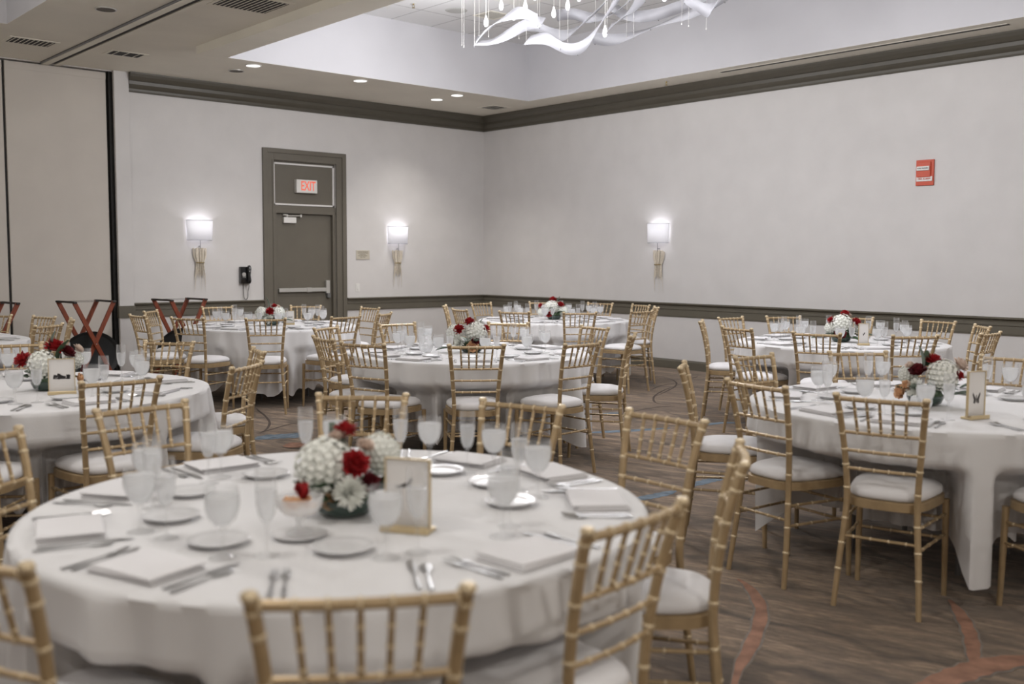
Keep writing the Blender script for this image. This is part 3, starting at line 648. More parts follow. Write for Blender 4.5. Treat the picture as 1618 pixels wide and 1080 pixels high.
# ------------------------------------------------------------------ tables
TB = {"T1": {"c": [1.535, 2.465], "ch": {"A": [0.893, 1.386, -123.3], "B": [1.626, 1.428, -83.1], "C": [2.77, 2.31, -2], "D": [2.40, 1.715, -52], "E": [2.584, 2.869, 16.5], "F": [2.251, 3.467, 47.7], "G": [1.447, 3.723, 97.6], "H": [0.808, 3.374, 127.4], "I": [0.452, 2.053, -157.6]}},
"T2": {"c": [4.885, 2.351], "ch": {"z": [4.962, 3.481, 89.1], "ah": [3.821, 2.669, 170.7], "ai": [3.813, 2.062, -165.7], "aj": [5.656, 3.216, 53.2], "ak": [6.048, 2.453, 4.8], "al": [4.207, 3.4, 125.5], "am": [4.27, 1.30, -121]}},
"T3": {"c": [1.642, 5.715], "ch": {"J": [1.691, 4.584, -89.5], "K1": [2.437, 4.836, -51.8], "K2": [2.894, 5.593, -17], "L": [2.725, 6.518, 35.4], "M": [1.876, 6.975, 81.0], "M2": [1.02, 4.70, -125]}},
"T4": {"c": [4.867, 5.976], "ch": {"d": [3.644, 5.607, -162.2], "h": [4.146, 5.038, -125.2], "i": [4.803, 4.724, -86.0], "j": [5.631, 5.02, -54.2], "k": [6.078, 5.841, -7.6], "l": [5.871, 6.699, 37.4], "g": [5.048, 7.22, 85.9], "b": [4.295, 7.144, 117.7], "c": [3.688, 6.181, 170.4]}},
"T5": {"c": [5.205, 9.758], "ch": {"c1": [3.975, 9.086, -151.0], "c2": [4.489, 8.532, -119.4], "a": [5.276, 8.401, -82.5], "f": [5.904, 8.651, -54], "e": [6.496, 9.827, 1.1], "c5": [6.13, 10.651, 48.1], "c4": [5.205, 11.059, 84.5], "c7": [4.211, 10.541, 137.2], "c6": [3.774, 9.783, 180.7]}},
"T6": {"c": [8.371, 8.72], "ch": {"m": [7.506, 9.733, 137.6], "n": [7.065, 8.892, 168.0], "o": [8.358, 10.069, 95.6], "p": [7.201, 8.121, -157.9], "q": [9.203, 9.806, 53.9], "r": [7.654, 7.577, -121.1], "s": [9.63, 9.16, 17.2], "t": [9.657, 8.481, -12], "u": [8.437, 7.392, -88.0], "v": [9.31, 7.93, -42]}},
"T7": {"c": [8.04, 4.734], "ch": {"y": [6.919, 5.028, 167.1], "ab": [6.901, 4.274, -159.7], "ad": [7.263, 3.663, -123.8], "ag": [8.018, 3.431, -88.7], "af": [8.883, 3.876, -46.8], "ae": [9.295, 4.47, -8.9], "ac": [9.201, 5.281, 23.9], "aa": [8.767, 5.809, 58.5], "x": [8.199, 6.034, 86.5], "w": [7.461, 5.82, 124.2]}},
"T8": {"c": [1.853, 9.752], "ch": {"N": [3.012, 10.091, 14.4], "O": [2.659, 8.788, -52.2], "P": [3.065, 9.472, -14.6], "Q": [2.711, 10.649, 46.7]}}}
TN = {'T1': 'the big front table', 'T2': 'the butterfly-card table', 'T3': 'the sketch-card table', 'T4': 'the middle table', 'T5': 'the table before the exit door',
      'T6': 'the table in the room corner', 'T7': 'the table along the long wall', 'T8': 'the table by the partition'}
HOUR = ['', 'one', 'two', 'three', 'four', 'five', 'six', 'seven', 'eight', 'nine', 'ten', 'eleven', 'twelve']
EXTRA = {'T1': [163], 'T2': [-95, -52, -20], 'T3': [-160, 115, 150], 'T4': [146], 'T5': [-22], 'T6': [], 'T7': [], 'T8': [-88, -125, 85, 125]}
RT, ZT = .885, .748
RAD = {'T1': .855}
def hours(c, angs):
    pc = math.degrees(math.atan2(-c[1], -c[0])); used = {}; out = {}
    order = sorted(angs, key=lambda k: abs((((6+(pc-angs[k])/30) % 12) % 1)-.5), reverse=True)
    for k in order:
        h = (6+(pc-angs[k])/30) % 12
        cand = sorted(range(1, 13), key=lambda q_: min(abs(q_-h), abs(q_-h-12), abs(q_-h+12), abs(q_+12-h)))
        for q_ in cand:
            if q_ not in used: used[q_] = k; out[k] = q_; break
    return out

def cloth_mesh(t, c, seats):
    RT = RAD.get(t, .885)
    rn = random.Random(t); n = 380; rows = 34; zt = ZT+.003; hem = .115
    ph = [rn.uniform(0, 2*PI) for _ in range(6)]
    def fold(a): return .40*math.sin(9*a+ph[0])+.42*math.sin(17*a+ph[1])+.42*math.sin(26*a+ph[2])+.30*math.sin(38*a+ph[3])
    vs = []; fs = []
    rin = [0.0, .3, .6, .8, RT-.03, RT-.008]
    for k, r_ in enumerate(rin[1:]):
        for i in range(n):
            a = 2*PI*i/n; vs.append((r_*math.cos(a), r_*math.sin(a), zt))
    for j in range(rows+1):
        u = j/rows; z_ = zt-.006-(zt-.006-hem)*u
        for i in range(n):
            a = 2*PI*i/n; base = RT+.012+.026*min(1, u*1.5)
            base += (.046*u**.6)*fold(a) if u > 0 else 0
            press = 1.0
            for (sa, sd) in seats:
                dd = abs((a-sa+PI) % (2*PI)-PI); lat = math.tan(dd)*(max(sd, .80) if sd >= .625 else .70 if t != 'T2' else .78) if dd < 1.2 else 9
                lim = sd/math.cos(min(dd, 1.2))
                w_ = max(0, min(1, (.285-lat)/.065)); w_ = w_*w_*(3-2*w_)
                zz = max(0, min(1, (.612-z_)/.09)); zz = zz*zz*(3-2*zz)
                target = min(base, lim-.006-(.028+.028*fold(a*1.6)) *min(1, u*1.4))
                press = min(press, 1-w_*zz*(1-target/base))
            rr = base*press
            zz_ = z_ + (.012*math.sin(5*a+ph[4])*u)
            lift = min(.15, (base-rr)*.6)
            if z_ < .50: zz_ = .50-(.50-zz_)*(.50-hem-lift)/(.50-hem)
            vs.append((rr*math.cos(a), rr*math.sin(a), zz_))
    R_ = len(rin)-1+rows+1
    for k in range(R_-1):
        for i in range(n): fs.append((k*n+i, k*n+(i+1) % n, (k+1)*n+(i+1) % n, (k+1)*n+i))
    vs.append((0, 0, zt)); o = len(vs)-1
    for i in range(n): fs.append((o, i, (i+1) % n))
    m_ = MB(); m_.add(vs, fs); return m_.mesh('tablecloth', MCLOTH, True, 75)
# round folding table under each cloth
def make_table_proto():
    o = empty('round_table')
    m_ = MB(); m_.lathe([(0, ZT-.022), (RT-.006, ZT-.022), (RT-.003, ZT-.011), (RT-.006, ZT), (0, ZT)], 48); inst('tabletop', m_.mesh('tabletop', MPLY), o)
    m_ = MB()
    for sx in (-1, 1): m_.box(sx*.30-.02, -.30, ZT-.055, sx*.30+.02, .30, ZT-.023)
    inst('under_rail', m_.mesh('under_rail', MPLY), o)
    for sx in (-1, 1):
        for sy in (-1, 1):
            m_ = MB(); m_.tube([(sx*.27, sy*.27, ZT-.04), (sx*.27, sy*.27, .35), (sx*.27, sy*.27, 0)], .014, 8); inst('leg', m_.mesh('leg', MGREYM, True), o)
    return o

# ---- tableware meshes
def glass_meshes():
    g = {}
    bowl = [(.006, .072), (.018, .078), (.032, .095), (.040, .118), (.0415, .135), (.040, .155), (.0375, .172), (.0362, .172), (.0388, .154), (.0402, .135), (.0387, .119), (.0308, .097), (.017, .081), (0, .076)]
    g['gb'] = MB().lathe(bowl, 20).mesh('glass_bowl', MGLASS, True, 60)
    g['gs'] = MB().lathe([(0, 0), (.034, 0), (.035, .002), (.012, .007), (.006, .016), (.0045, .04), (.006, .060), (.010, .0715), (.0, .0715)], 20).mesh('glass_stem', MGLASS, True, 60)
    g['gw'] = MB().lathe([(0, .078), (.0165, .083), (.030, .099), (.0378, .120), (.0390, .136), (.0380, .150), (0, .151)], 18).mesh('ice_water', MICE, True, 60)
    fb = [(.004, .078), (.012, .084), (.020, .100), (.0245, .125), (.026, .155), (.0255, .185), (.024, .208), (.0228, .208), (.0243, .185), (.0248, .155), (.0233, .126), (.019, .102), (.011, .087), (0, .082)]
    g['fb'] = MB().lathe(fb, 18).mesh('glass_bowl', MGLASS, True, 60)
    g['fs'] = MB().lathe([(0, 0), (.030, 0), (.031, .002), (.010, .006), (.0045, .016), (.0038, .045), (.0045, .070), (.007, .0775), (0, .0775)], 18).mesh('glass_stem', MGLASS, True, 60)
    g['fw'] = MB().lathe([(0, .084), (.0105, .089), (.0182, .104), (.0226, .127), (.0240, .150), (.0238, .160), (0, .161)], 16).mesh('pale_drink', MFIZZ, True, 60)
    g['plate'] = MB().lathe([(0, .004), (.040, .004), (.048, 0), (.050, .001), (.0725, .013), (.076, .0155), (.0725, .017), (.054, .008), (.046, .007), (0, .007)], 32).mesh('bread_plate', MCHINA, True, 50)
    m_ = MB(); rn = random.Random(5)
    def slab(x0, x1, y0, y1, z0, z1, j): # soft folded layer
        n = 8; vs = []; fs = []
        for k, zz in enumerate((z0, (z0+z1)/2, z1)):
            b_ = .0 if k == 1 else .004
            vs += [(x0+b_, y0+b_, zz), (x1-b_, y0+b_+j, zz), (x1-b_-j, y1-b_, zz), (x0+b_, y1-b_-j, zz)]
        for k in range(2):
            for i in range(4): fs.append((k*4+i, k*4+(i+1) % 4, (k+1)*4+(i+1) % 4, (k+1)*4+i))
        fs += [(3, 2, 1, 0), (8, 9, 10, 11)]; m_.add(vs, fs)
    slab(-.105, .105, -.080, .080, 0, .006, .004); slab(-.103, .101, -.083, .075, .0064, .012, .006); slab(-.098, .104, -.076, .079, .0124, .018, -.005)
    g['nap'] = m_.mesh('folded_napkin', MNAP, True, 30)
    # cutlery, lying along y, handle towards -y
    def handle(m_): m_.tube([(0, -.10, .004), (0, -.07, .004), (0, -.02, .004), (0, .02, .0045)], [.005, .0048, .003, .0028], 6, squash=(.5, 1.2))
    m_ = MB(); handle(m_); m_.tube([(0, .02, .0045), (0, .035, .004), (0, .05, .003)], [.003, .009, .011], 8, squash=(.25, 1.1))
    for i in range(4): m_.tube([(-.0075+.005*i, .05, .003), (-.0075+.005*i, .075, .006), (-.0075+.005*i, .09, .009)], [.0016, .0014, .0008], 4)
    g['fork'] = m_.mesh('fork', MSILV, True)
    m_ = MB(); handle(m_); m_.tube([(0, .02, .004), (0, .04, .004), (.001, .09, .003), (.003, .12, .002)], [.004, .009, .010, .003], 8, squash=(.18, 1)); g['knife'] = m_.mesh('knife', MSILV, True)
    m_ = MB(); handle(m_); m_.tube([(0, .02, .0045), (0, .035, .004), (0, .055, .0045), (0, .072, .005), (0, .082, .006)], [.003, .010, .015, .011, .003], 10, squash=(.3, 1)); g['spoon'] = m_.mesh('spoon', MSILV, True)
    return g
G = glass_meshes()
def glassware(kind, loc, rz, label, group):
    o = empty('water_goblet' if kind == 'g' else 'champagne_flute', loc, rz); tag(o, label, 'glass', group)
    if kind == 'g': inst('glass_bowl', G['gb'], o); inst('glass_stem', G['gs'], o); inst('ice_water', G['gw'], o)
    else: inst('glass_bowl', G['fb'], o); inst('glass_stem', G['fs'], o); inst('pale_drink', G['fw'], o)
def single(name, me, loc, rz, label, cat, group): tag(inst(name, me, None, loc, rz), label, cat, group)

# ---- flowers
def petal(m_, base, dirv, up, L_, W_, cup, mi=0, n=4):
    d_ = dirv.normalized(); s_ = d_.cross(up).normalized(); nrm = s_.cross(d_).normalized(); vs = []; fs = []
    for i in range(n+1):
        t = i/n; w = W_*math.sin(PI*(.12+.80*t))**.8; h = cup*L_*t*t
        c = base + d_*L_*t + nrm*h
        vs += [c-s_*w+nrm*w*.5, c, c+s_*w+nrm*w*.5]
    for i in range(n):
        for k in range(2): fs.append((3*i+k, 3*i+k+1, 3*i+3+k+1, 3*i+3+k))
    m_.add(vs, fs, mi)
def rose_mesh(name, m, ruffle=False):
    m_ = MB(); rn = random.Random(11)
    for ring, (cnt, el, L_, W_, r0_) in enumerate(((4, 82, .55, .30, .06), (6, 66, .75, .38, .10), (8, 48, .88, .42, .14), (9, 26, .92, .44, .14), (9, 4, .85, .42, .10)) if not ruffle else ((7, 80, .8, .28, .05), (11, 62, .95, .26, .08), (14, 42, 1.0, .26, .10), (15, 20, .98, .26, .10), (14, -2, .9, .26, .10))):
        for i in range(cnt):
            a = 2*PI*(i+.5*ring)/cnt+rn.uniform(-.15, .15); e = R(el+rn.uniform(-7, 7)); d_ = Vector((math.cos(a)*math.cos(e), math.sin(a)*math.cos(e), math.sin(e)))
            petal(m_, Vector((math.cos(a)*r0_, math.sin(a)*r0_, -.15)), d_, Vector((0, 0, 1)) if el < 75 else Vector((math.cos(a), math.sin(a), .2)), L_*rn.uniform(.9, 1.08), W_, .25 if not ruffle else rn.uniform(-.2, .4))
    m_.lathe([(0, -.3), (.35, -.25), (.5, 0), (.4, .3), (0, .45)], 10)
    return m_.mesh(name, m, True, 80)
def hydrangea_mesh():
    m_ = MB(); rn = random.Random(4); m_.lathe([(0, -.75)]+[(.82*math.cos(R(e)), .82*math.sin(R(e))) for e in range(-60, 90, 20)]+[(0, .83)], 14)
    n = 120
    for i in range(n):
        z_ = 1-1.75*(i+.5)/n; r_ = math.sqrt(max(0, 1-z_*z_)); a = i*2.39996; c = Vector((r_*math.cos(a), r_*math.sin(a), z_)); t1 = c.cross(Vector((0, 0, 1)) if abs(z_) < .9 else Vector((1, 0, 0))).normalized(); t2 = c.cross(t1)
        rot = rn.uniform(0, PI); h = rn.uniform(.86, .98)
        for k in range(4):
            b_ = rot+k*PI/2; d_ = (t1*math.cos(b_)+t2*math.sin(b_)+c*.35).normalized(); petal(m_, c*h, d_, c, .17, .085, .1, n=2)
    return m_.mesh('hydrangea', MWFL, True, 80)
def mum_mesh():
    m_ = MB(); rn = random.Random(9)
    for ring, (cnt, el, L_) in enumerate(((10, 75, .65), (14, 55, .85), (18, 35, .98), (20, 15, 1.0), (18, -8, .95))):
        for i in range(cnt):
            a = 2*PI*(i+.5*ring)/cnt+rn.uniform(-.1, .1); e = R(el+rn.uniform(-6, 6)); d_ = Vector((math.cos(a)*math.cos(e), math.sin(a)*math.cos(e), math.sin(e)))
            petal(m_, Vector((0, 0, 0)), d_, Vector((0, 0, 1)) if el < 70 else Vector((math.cos(a), math.sin(a), 0)), L_*rn.uniform(.88, 1.05), .105, .2, n=3)
    return m_.mesh('chrysanthemum', MWFL, True, 80)
def leaf_mesh(name, m):
    m_ = MB(); petal(m_, Vector((0, 0, 0)), Vector((0, 1, .25)), Vector((0, 0, 1)), 1.0, .26, -.25, n=7)
    o = m_.mesh(name, m, True, 80); return o
FM = {'r': ('rose', rose_mesh('rose', MRED, True)), 'd': ('rose', rose_mesh('burgundy_rose', MDRED)), 'h': ('hydrangea', hydrangea_mesh()), 'm': ('chrysanthemum', mum_mesh()),
      'p': ('rose', rose_mesh('peach_rose', MPEACH)), 'b': ('rose', rose_mesh('blush_rose', MBLUSH)), 'l': ('leaf', leaf_mesh('leaf', MLEAF)), 'g': ('leaf', leaf_mesh('eucalyptus_leaf', MLEAF2))}
FLAB = {'r': 'red ruffled bloom', 'd': 'dark burgundy rose', 'p': 'peach rose', 'b': 'pale blush rose', 'g': 'grey-green leaf'}
bowl_me = MB().lathe([(0, 0), (.055, 0), (.075, .012), (.088, .040), (.086, .052), (.078, .042), (.065, .018), (0, .012)], 28).mesh('bowl', MBOWL, True, 60)
foam_me = MB().lathe([(.0, .02), (.07, .03), (.082, .05), (.07, .075), (.03, .09), (0, .092)], 18).mesh('foliage_base', MLEAF, True, 80)
def centrepiece(t, loc, flowers, label, seed):
    rn = random.Random(seed)
    face = math.atan2(-loc[1], -loc[0]) + PI/2       # local -y looks to the camera side of the room
    o = empty('floral_centrepiece', (loc[0], loc[1], ZT+.004), face); tag(o, label, 'flower arrangement', 'floral centrepieces')
    inst('bowl', bowl_me, o); inst('foliage_base', foam_me, o)
    for k, x, y, z, s in flowers:
        nm, me = FM[k]; f = inst(nm, me, o, (x, y, z)); f.scale = (s, s, s)
        out = Vector((x, y-.03, max(.02, z-.06))).normalized()
        f.rotation_euler = out.to_track_quat('Z', 'Y').to_euler() if k not in 'lg' else Vector((x, y, z-.05)).to_track_quat('Y', 'Z').to_euler()
        if k in FLAB: f['label'] = FLAB[k]
    for i in range(16):
        a = rn.uniform(0, 2*PI); k = 'l' if rn.random() < .6 else 'g'; nm, me = FM[k]
        f = inst(nm, me, o, (.055*math.cos(a), .055*math.sin(a), rn.uniform(.045, .075))); s = rn.uniform(.07, .105); f.scale = (s, s, s)
        f.rotation_euler = (rn.uniform(.08, .6), rn.uniform(-.4, .4), a-PI/2)
FLW = {
'T1': [('h', -.055, -.01, .135, .082), ('h', .095, .05, .155, .060), ('r', .025, -.06, .150, .042), ('r', .000, .02, .225, .036), ('m', .012, -.085, .080, .050), ('p', -.035, -.06, .050, .028), ('b', .055, -.02, .19, .028), ('r', -.115, -.03, .085, .024), ('g', -.02, .03, .15, .10), ('d', .065, -.07, .10, .03), ('b', -.02, .0, .215, .026), ('l', .09, -.04, .09, .11)],
'T2': [('h', .075, -.02, .150, .078), ('d', -.035, -.02, .165, .048), ('r', .035, .01, .215, .044), ('m', -.040, -.06, .085, .055), ('p', -.110, -.04, .060, .040), ('b', .150, .0, .200, .046), ('r', .145, -.03, .155, .028), ('l', .155, -.01, .09, .10), ('l', .0, .02, .19, .075), ('b', -.075, -.01, .19, .026), ('g', -.02, .0, .17, .12), ('p', -.085, -.06, .095, .03), ('h', -.08, .05, .14, .05), ('l', .12, -.06, .06, .12)],
'T3': [('h', -.03, -.03, .135, .080), ('r', .035, -.01, .225, .055), ('r', -.115, -.02, .165, .050), ('d', .095, 0, .195, .050), ('b', .040, -.07, .040, .045), ('b', .15, .02, .21, .035), ('g', .02, 0, .17, .14), ('l', .05, -.02, .15, .13), ('p', .06, -.05, .11, .035), ('d', .17, 0, .10, .03), ('p', .15, -.04, .06, .03), ('l', .03, -.04, .09, .12), ('h', .13, .05, .15, .05), ('l', -.1, -.03, .07, .1)],
'T4': [('h', -.125, 0, .145, .068), ('h', .030, -.01, .155, .085), ('r', -.095, -.05, .175, .046), ('r', -.015, -.01, .230, .044), ('r', .105, 0, .18, .038), ('m', -.09, -.06, .080, .06), ('p', .010, -.07, .045, .050), ('d', .03, -.07, .09, .035), ('l', -.03, 0, .20, .06), ('g', .05, 0, .17, .09), ('b', -.14, -.04, .08, .03), ('l', .08, -.04, .04, .13), ('l', -.16, -.03, .03, .11)],
'T5': [('h', -.10, 0, .13, .07), ('h', .06, 0, .125, .082), ('r', -.015, -.05, .15, .048), ('r', .03, 0, .20, .036), ('m', -.03, -.08, .07, .06), ('b', .07, 0, .195, .03), ('g', -.03, 0, .18, .12), ('d', .03, -.06, .06, .03), ('l', -.1, -.04, .05, .12), ('l', .1, -.04, .05, .12)],
'T6': [('h', -.03, -.02, .145, .085), ('h', .10, 0, .10, .068), ('r', -.015, 0, .235, .048), ('r', .075, -.02, .175, .046), ('r', -.16, 0, .165, .036), ('r', -.06, -.07, .07, .044), ('h', -.15, 0, .085, .05), ('b', .03, .0, .2, .03), ('l', .05, -.06, .07, .12), ('l', -.02, -.06, .09, .11), ('g', .04, 0, .18, .1)],
'T7': [('h', 0, -.02, .155, .092), ('r', .025, 0, .245, .042), ('r', -.085, -.03, .19, .036), ('r', .12, -.01, .175, .048), ('d', -.005, -.08, .075, .055), ('h', .15, .02, .12, .05), ('b', .06, .02, .23, .03), ('l', .13, -.05, .06, .13), ('l', -.13, -.04, .04, .12), ('h', -.09, 0, .12, .055), ('l', .06, -.06, .04, .12)],
}
FTXT = {'T1': 'white hydrangeas and red blooms in a green bowl on the big front table', 'T2': 'white, red, burgundy and peach arrangement on the butterfly-card table',
 'T3': 'red, burgundy and white arrangement on the sketch-card table', 'T4': 'red and white arrangement on the middle table', 'T5': 'red and white arrangement on the table before the exit door',
 'T6': 'bright red and white arrangement on the table in the room corner', 'T7': 'white hydrangea and red arrangement on the table along the long wall'}

def card(loc, ang, w, h, kind, label):
    o = empty('table_card', (loc[0], loc[1], ZT+.004), ang); tag(o, label, 'table card', 'framed table cards')
    # faces local -y, leaning back slightly
    MB().box(-w/2-.004, -.030, 0, w/2+.004, .030, .010).box(-w/2-.004, -.030, .010, w/2+.004, -.022, .018).build('card_base', MGFRAME, o, bevel=.002)
    m_ = MB(); f = .0035; y0, y1 = -.006, .006
    m_.box(-w/2, y0, .010, -w/2+f, y1, h).box(w/2-f, y0, .010, w/2, y1, h).box(-w/2+f, y0, h-f, w/2-f, y1, h).box(-w/2+f, y0, .010, w/2-f, y1, .010+f)
    m_.build('card_frame', MGFRAME, o)
    pp = MB().box(-w/2+f, -.002, .010+f, w/2-f, .002, h-f).build('paper', MPAPER, o)
    m_ = MB(); rn = random.Random(2)
    def poly(pts): m_.add([(x, -.0030, z) for x, z in pts], [tuple(range(len(pts)))])
    if kind == 'butterfly':
        for s in (-1, 1):
            poly([(s*.004, h*.42), (s*.022, h*.56), (s*.024, h*.50), (s*.016, h*.40), (s*.018, h*.33), (s*.008, h*.32)])
        poly([(-.003, h*.34), (.003, h*.34), (.002, h*.50), (-.002, h*.50)])
    elif kind == 'sketch':
        for i in range(26):
            x = rn.uniform(-w*.30, w*.28); z = h*.44+rn.uniform(0, h*.10)*(1-abs(x)/w); a = rn.uniform(.003, .007)
            poly([(x-a, z-a), (x+a, z-a*1.2), (x+a, z+a), (x-a, z+a*1.6)])
        poly([(-w*.32, h*.43), (w*.32, h*.43), (w*.32, h*.455), (-w*.32, h*.455)])
    elif kind == 'bird':
        poly([(-w*.28, h*.60), (-w*.05, h*.66), (w*.10, h*.72), (w*.06, h*.65), (w*.12, h*.63), (-w*.02, h*.61), (-w*.20, h*.59)])
        poly([(w*.02, h*.66), (w*.08, h*.74), (w*.12, h*.71)])
    elif kind == 'sprig':
        poly([(-.003, h*.42), (.012, h*.56), (.008, h*.60), (-.006, h*.48)]); poly([(.0, h*.48), (-.012, h*.53), (-.002, h*.51)])
    elif kind == 'word':
        for i in range(6): poly([(-w*.3+w*.1*i, h*.48), (-w*.3+w*.1*i+w*.05, h*.48), (-w*.3+w*.1*i+w*.07, h*.58), (-w*.3+w*.1*i+w*.03, h*.58)])
    m_.build('print', MINK, pp)
def face_ang(loc, extra=0): return math.atan2(-loc[1], -loc[0]) + PI/2 + R(extra)

KEEP = [(1.503, 2.105), (4.545, 2.00), (1.697, 5.43), (7.86, 4.42), (5.42, 9.75), (1.262, 2.235), (4.58, 2.27), (4.60, 6.20)]
table_proto = None
for ti, (t, D) in enumerate(TB.items()):
    c = D['c']; nm = TN[t]
    angs = {k: math.degrees(math.atan2(v[1]-c[1], v[0]-c[0])) for k, v in D['ch'].items()}
    for i, a in enumerate(EXTRA[t]): angs['x%d' % i] = a
    H_ = hours(c, angs)
    # table + cloth
    if table_proto is None: table_proto = make_table_proto(); o = table_proto
    else: o = copy_tree(table_proto)
    o.location = (c[0], c[1], 0); o.scale = (RAD.get(t, .885)/.885,)*2+(1,)
    tag(o, 'round folding table hidden under the white cloth of %s' % nm.replace('the ', 'the ', 1), 'table', 'round banquet tables')
    seats = []
    for k, (x, y, th) in D['ch'].items():
        ix, iy = x-c[0], y-c[1]; q = R(th)
        sx, sy = ix-.264*math.cos(q), iy-.264*math.sin(q)              # seat centre
        fx, fy = sx-.215*math.cos(q), sy-.215*math.sin(q)              # seat front
        seats.append((math.atan2(sy, sx), math.hypot(fx, fy)-.02))
        loc = (c[0]+sx, c[1]+sy, 0)
        inward = Vector((-math.cos(q), -math.sin(q), 0)); dt = inward.dot(fw)
        view = 'seen from behind' if dt > .55 else ('facing the camera' if dt < -.5 else 'seen side-on')
        make_chair(loc, q+PI/2, 'gold chair %s at %s o\'clock of %s' % (view, HOUR[H_[k]], nm), 'gold chairs around %s' % nm)
    cl = inst('tablecloth', cloth_mesh(t, c, seats), None, (c[0], c[1], 0)); tag(cl, 'white draped cloth reaching almost to the floor on %s' % nm, 'tablecloth', 'white round tablecloths')
    zt = ZT+.0035
    rn = random.Random(50+ti); CUT = []
    for k, a in angs.items():
        aa = R(a+rn.uniform(-1.5, 1.5)); er = Vector((math.cos(aa), math.sin(aa), 0)); et = Vector((-math.sin(aa), math.cos(aa), 0))   # et: diner's right hand... seen from the seat looking in, -et
        hr = HOUR[H_[k]]
        def P(r_, lat): v = Vector((c[0], c[1], zt)) + er*r_ + et*lat; return v
        rz = aa+PI/2       # local +y points to the table centre
        items = [('nap', 'folded_napkin', 'folded white napkin', 'napkin', .715+rn.uniform(-.02, .02), rn.uniform(-.006, .006), rn.uniform(-.05, .05), 'folded napkins'),
                 ('plate', 'bread_plate', 'small white plate', 'plate', .480+rn.uniform(-.012, .012), -.022+rn.uniform(-.01, .01), 0, 'small white plates'),
                 ('fork', 'fork', 'outer steel fork', 'fork', .71, -.168, rn.uniform(-.03, .03), 'outer forks'),
                 ('fork', 'fork', 'inner steel fork', 'fork', .705, -.141, rn.uniform(-.03, .03), 'inner forks'),
                 ('knife', 'knife', 'steel knife', 'knife', .70, .139, rn.uniform(-.03, .03), 'knives'),
                 ('spoon', 'spoon', 'steel spoon', 'spoon', .71, .168, rn.uniform(-.03, .03), 'spoons')]
        if t == 'T1' and k == 'A': items = [it for it in items if it[0] != 'nap']
        for g_, nme, tx, cat, r_, lat, dr, grp in items:
            p = P(r_, lat)
            if not in_frame(p, 12) or any((p.xy-Vector(q_)).length < (.15 if g_ == 'plate' else .09) for q_ in KEEP): continue
            if g_ in ('fork', 'knife', 'spoon'):
                if any((p-q_).length < .05 for q_, h_ in CUT if h_ != hr): continue
                CUT.append((p, hr))
            single(nme, G[g_], p, rz+dr, '%s at %s o\'clock of %s' % (tx, hr, nm), cat, '%s on %s' % (grp, nm))
        p = P(.561+rn.uniform(-.006, .006), .080+rn.uniform(-.008, .008))
        if in_frame(p+Vector((0, 0, .1)), 15): glassware('g', p, aa, 'stemmed goblet of ice water at %s o\'clock of %s' % (hr, nm), 'water goblets on %s' % nm)
        p = P(.515+rn.uniform(-.015, .01), .165+rn.uniform(-.008, .008))
        if in_frame(p+Vector((0, 0, .1)), 15): glassware('f', p, aa, 'tall champagne flute at %s o\'clock of %s' % (hr, nm), 'champagne flutes on %s' % nm)
    if t in FLW:
        cc = {'T1': (1.475, 2.36), 'T2': (4.80, 2.36), 'T3': (1.70, 5.66)}.get(t, c)
        centrepiece(t, cc, FLW[t], FTXT[t], 20+ti)
for l, e, w, h, k, lb in (((1.503, 2.105), -22, .125, .190, 'bird', 'gold-framed card with a small grey sketch on the big front table'), ((4.545, 2.00), 50, .110, .215, 'butterfly', 'gold-framed card with a dark butterfly print beside red flowers'),
    ((1.697, 5.43), -3, .128, .185, 'sketch', 'gold-framed card with a dark building sketch beside red flowers'), ((7.86, 4.42), 15, .085, .185, 'sprig', 'narrow white card with a sprig print on the table along the long wall'),
    ((5.42, 9.75), 0, .09, .15, 'word', 'white card beside the flowers on the table before the exit door')):
    card(l, face_ang(l, e), w, h, k, lb)
# glass compote of petals
l = (1.262, 2.235, ZT+.0035); cpt = empty('glass_compote', l); tag(cpt, 'small pedestal glass dish of petals on a saucer, big front table', 'glass dish')
G_s = MB().lathe([(0, .002), (.045, .002), (.066, .008), (.070, .012), (.064, .012), (.045, .007), (0, .006)], 28).build('saucer', MCHINA, cpt, smooth=True)
MB().lathe([(0, .0125), (.034, .0125), (.030, .018), (.010, .024), (.008, .040), (.012, .052), (.040, .062), (.056, .080), (.060, .105), (.058, .105), (.053, .082), (.037, .066), (0, .058)], 24).build('glass_dish', MCRYS, cpt, smooth=True)
mb = MB(); rn = random.Random(8)
for i in range(16):
    a = rn.uniform(0, 2*PI); r_ = rn.uniform(0, .030); petal(mb, Vector((r_*math.cos(a), r_*math.sin(a), .070+rn.uniform(0, .02))), Vector((math.cos(a), math.sin(a), rn.uniform(0, .8))), Vector((0, 0, 1)), .028, .014, .3)
mb.build('peach_petals', MPEACH, cpt, smooth=True)
mb = MB()
for i in range(9):
    a = rn.uniform(0, 2*PI); petal(mb, Vector((.012, .002, .095)), Vector((math.cos(a)*.6, math.sin(a)*.6, .8)), Vector((0, 0, 1)), .040, .016, .3)
mb.build('red_petals', MRED, cpt, smooth=True)
cv = empty('crystal_votive', (4.58, 2.27, ZT+.0035)); tag(cv, 'cut crystal votive bowl beside the flowers, butterfly-card table', 'votive')
MB().lathe([(0, 0), (.030, 0), (.045, .02), (.052, .045), (.048, .068), (.044, .068), (.047, .045), (.040, .022), (0, .008)], 14).build('crystal_bowl', MCRYS, cv)
MB().lathe([(0, .009), (.020, .009), (.020, .030), (0, .030)], 14).build('candle', MPLAS, cv, smooth=True)
cr2 = empty('glass_carafe', (4.60, 6.20, ZT+.0035)); 
tag(cr2, 'small cut glass pitcher beside the flowers, middle table', 'pitcher')
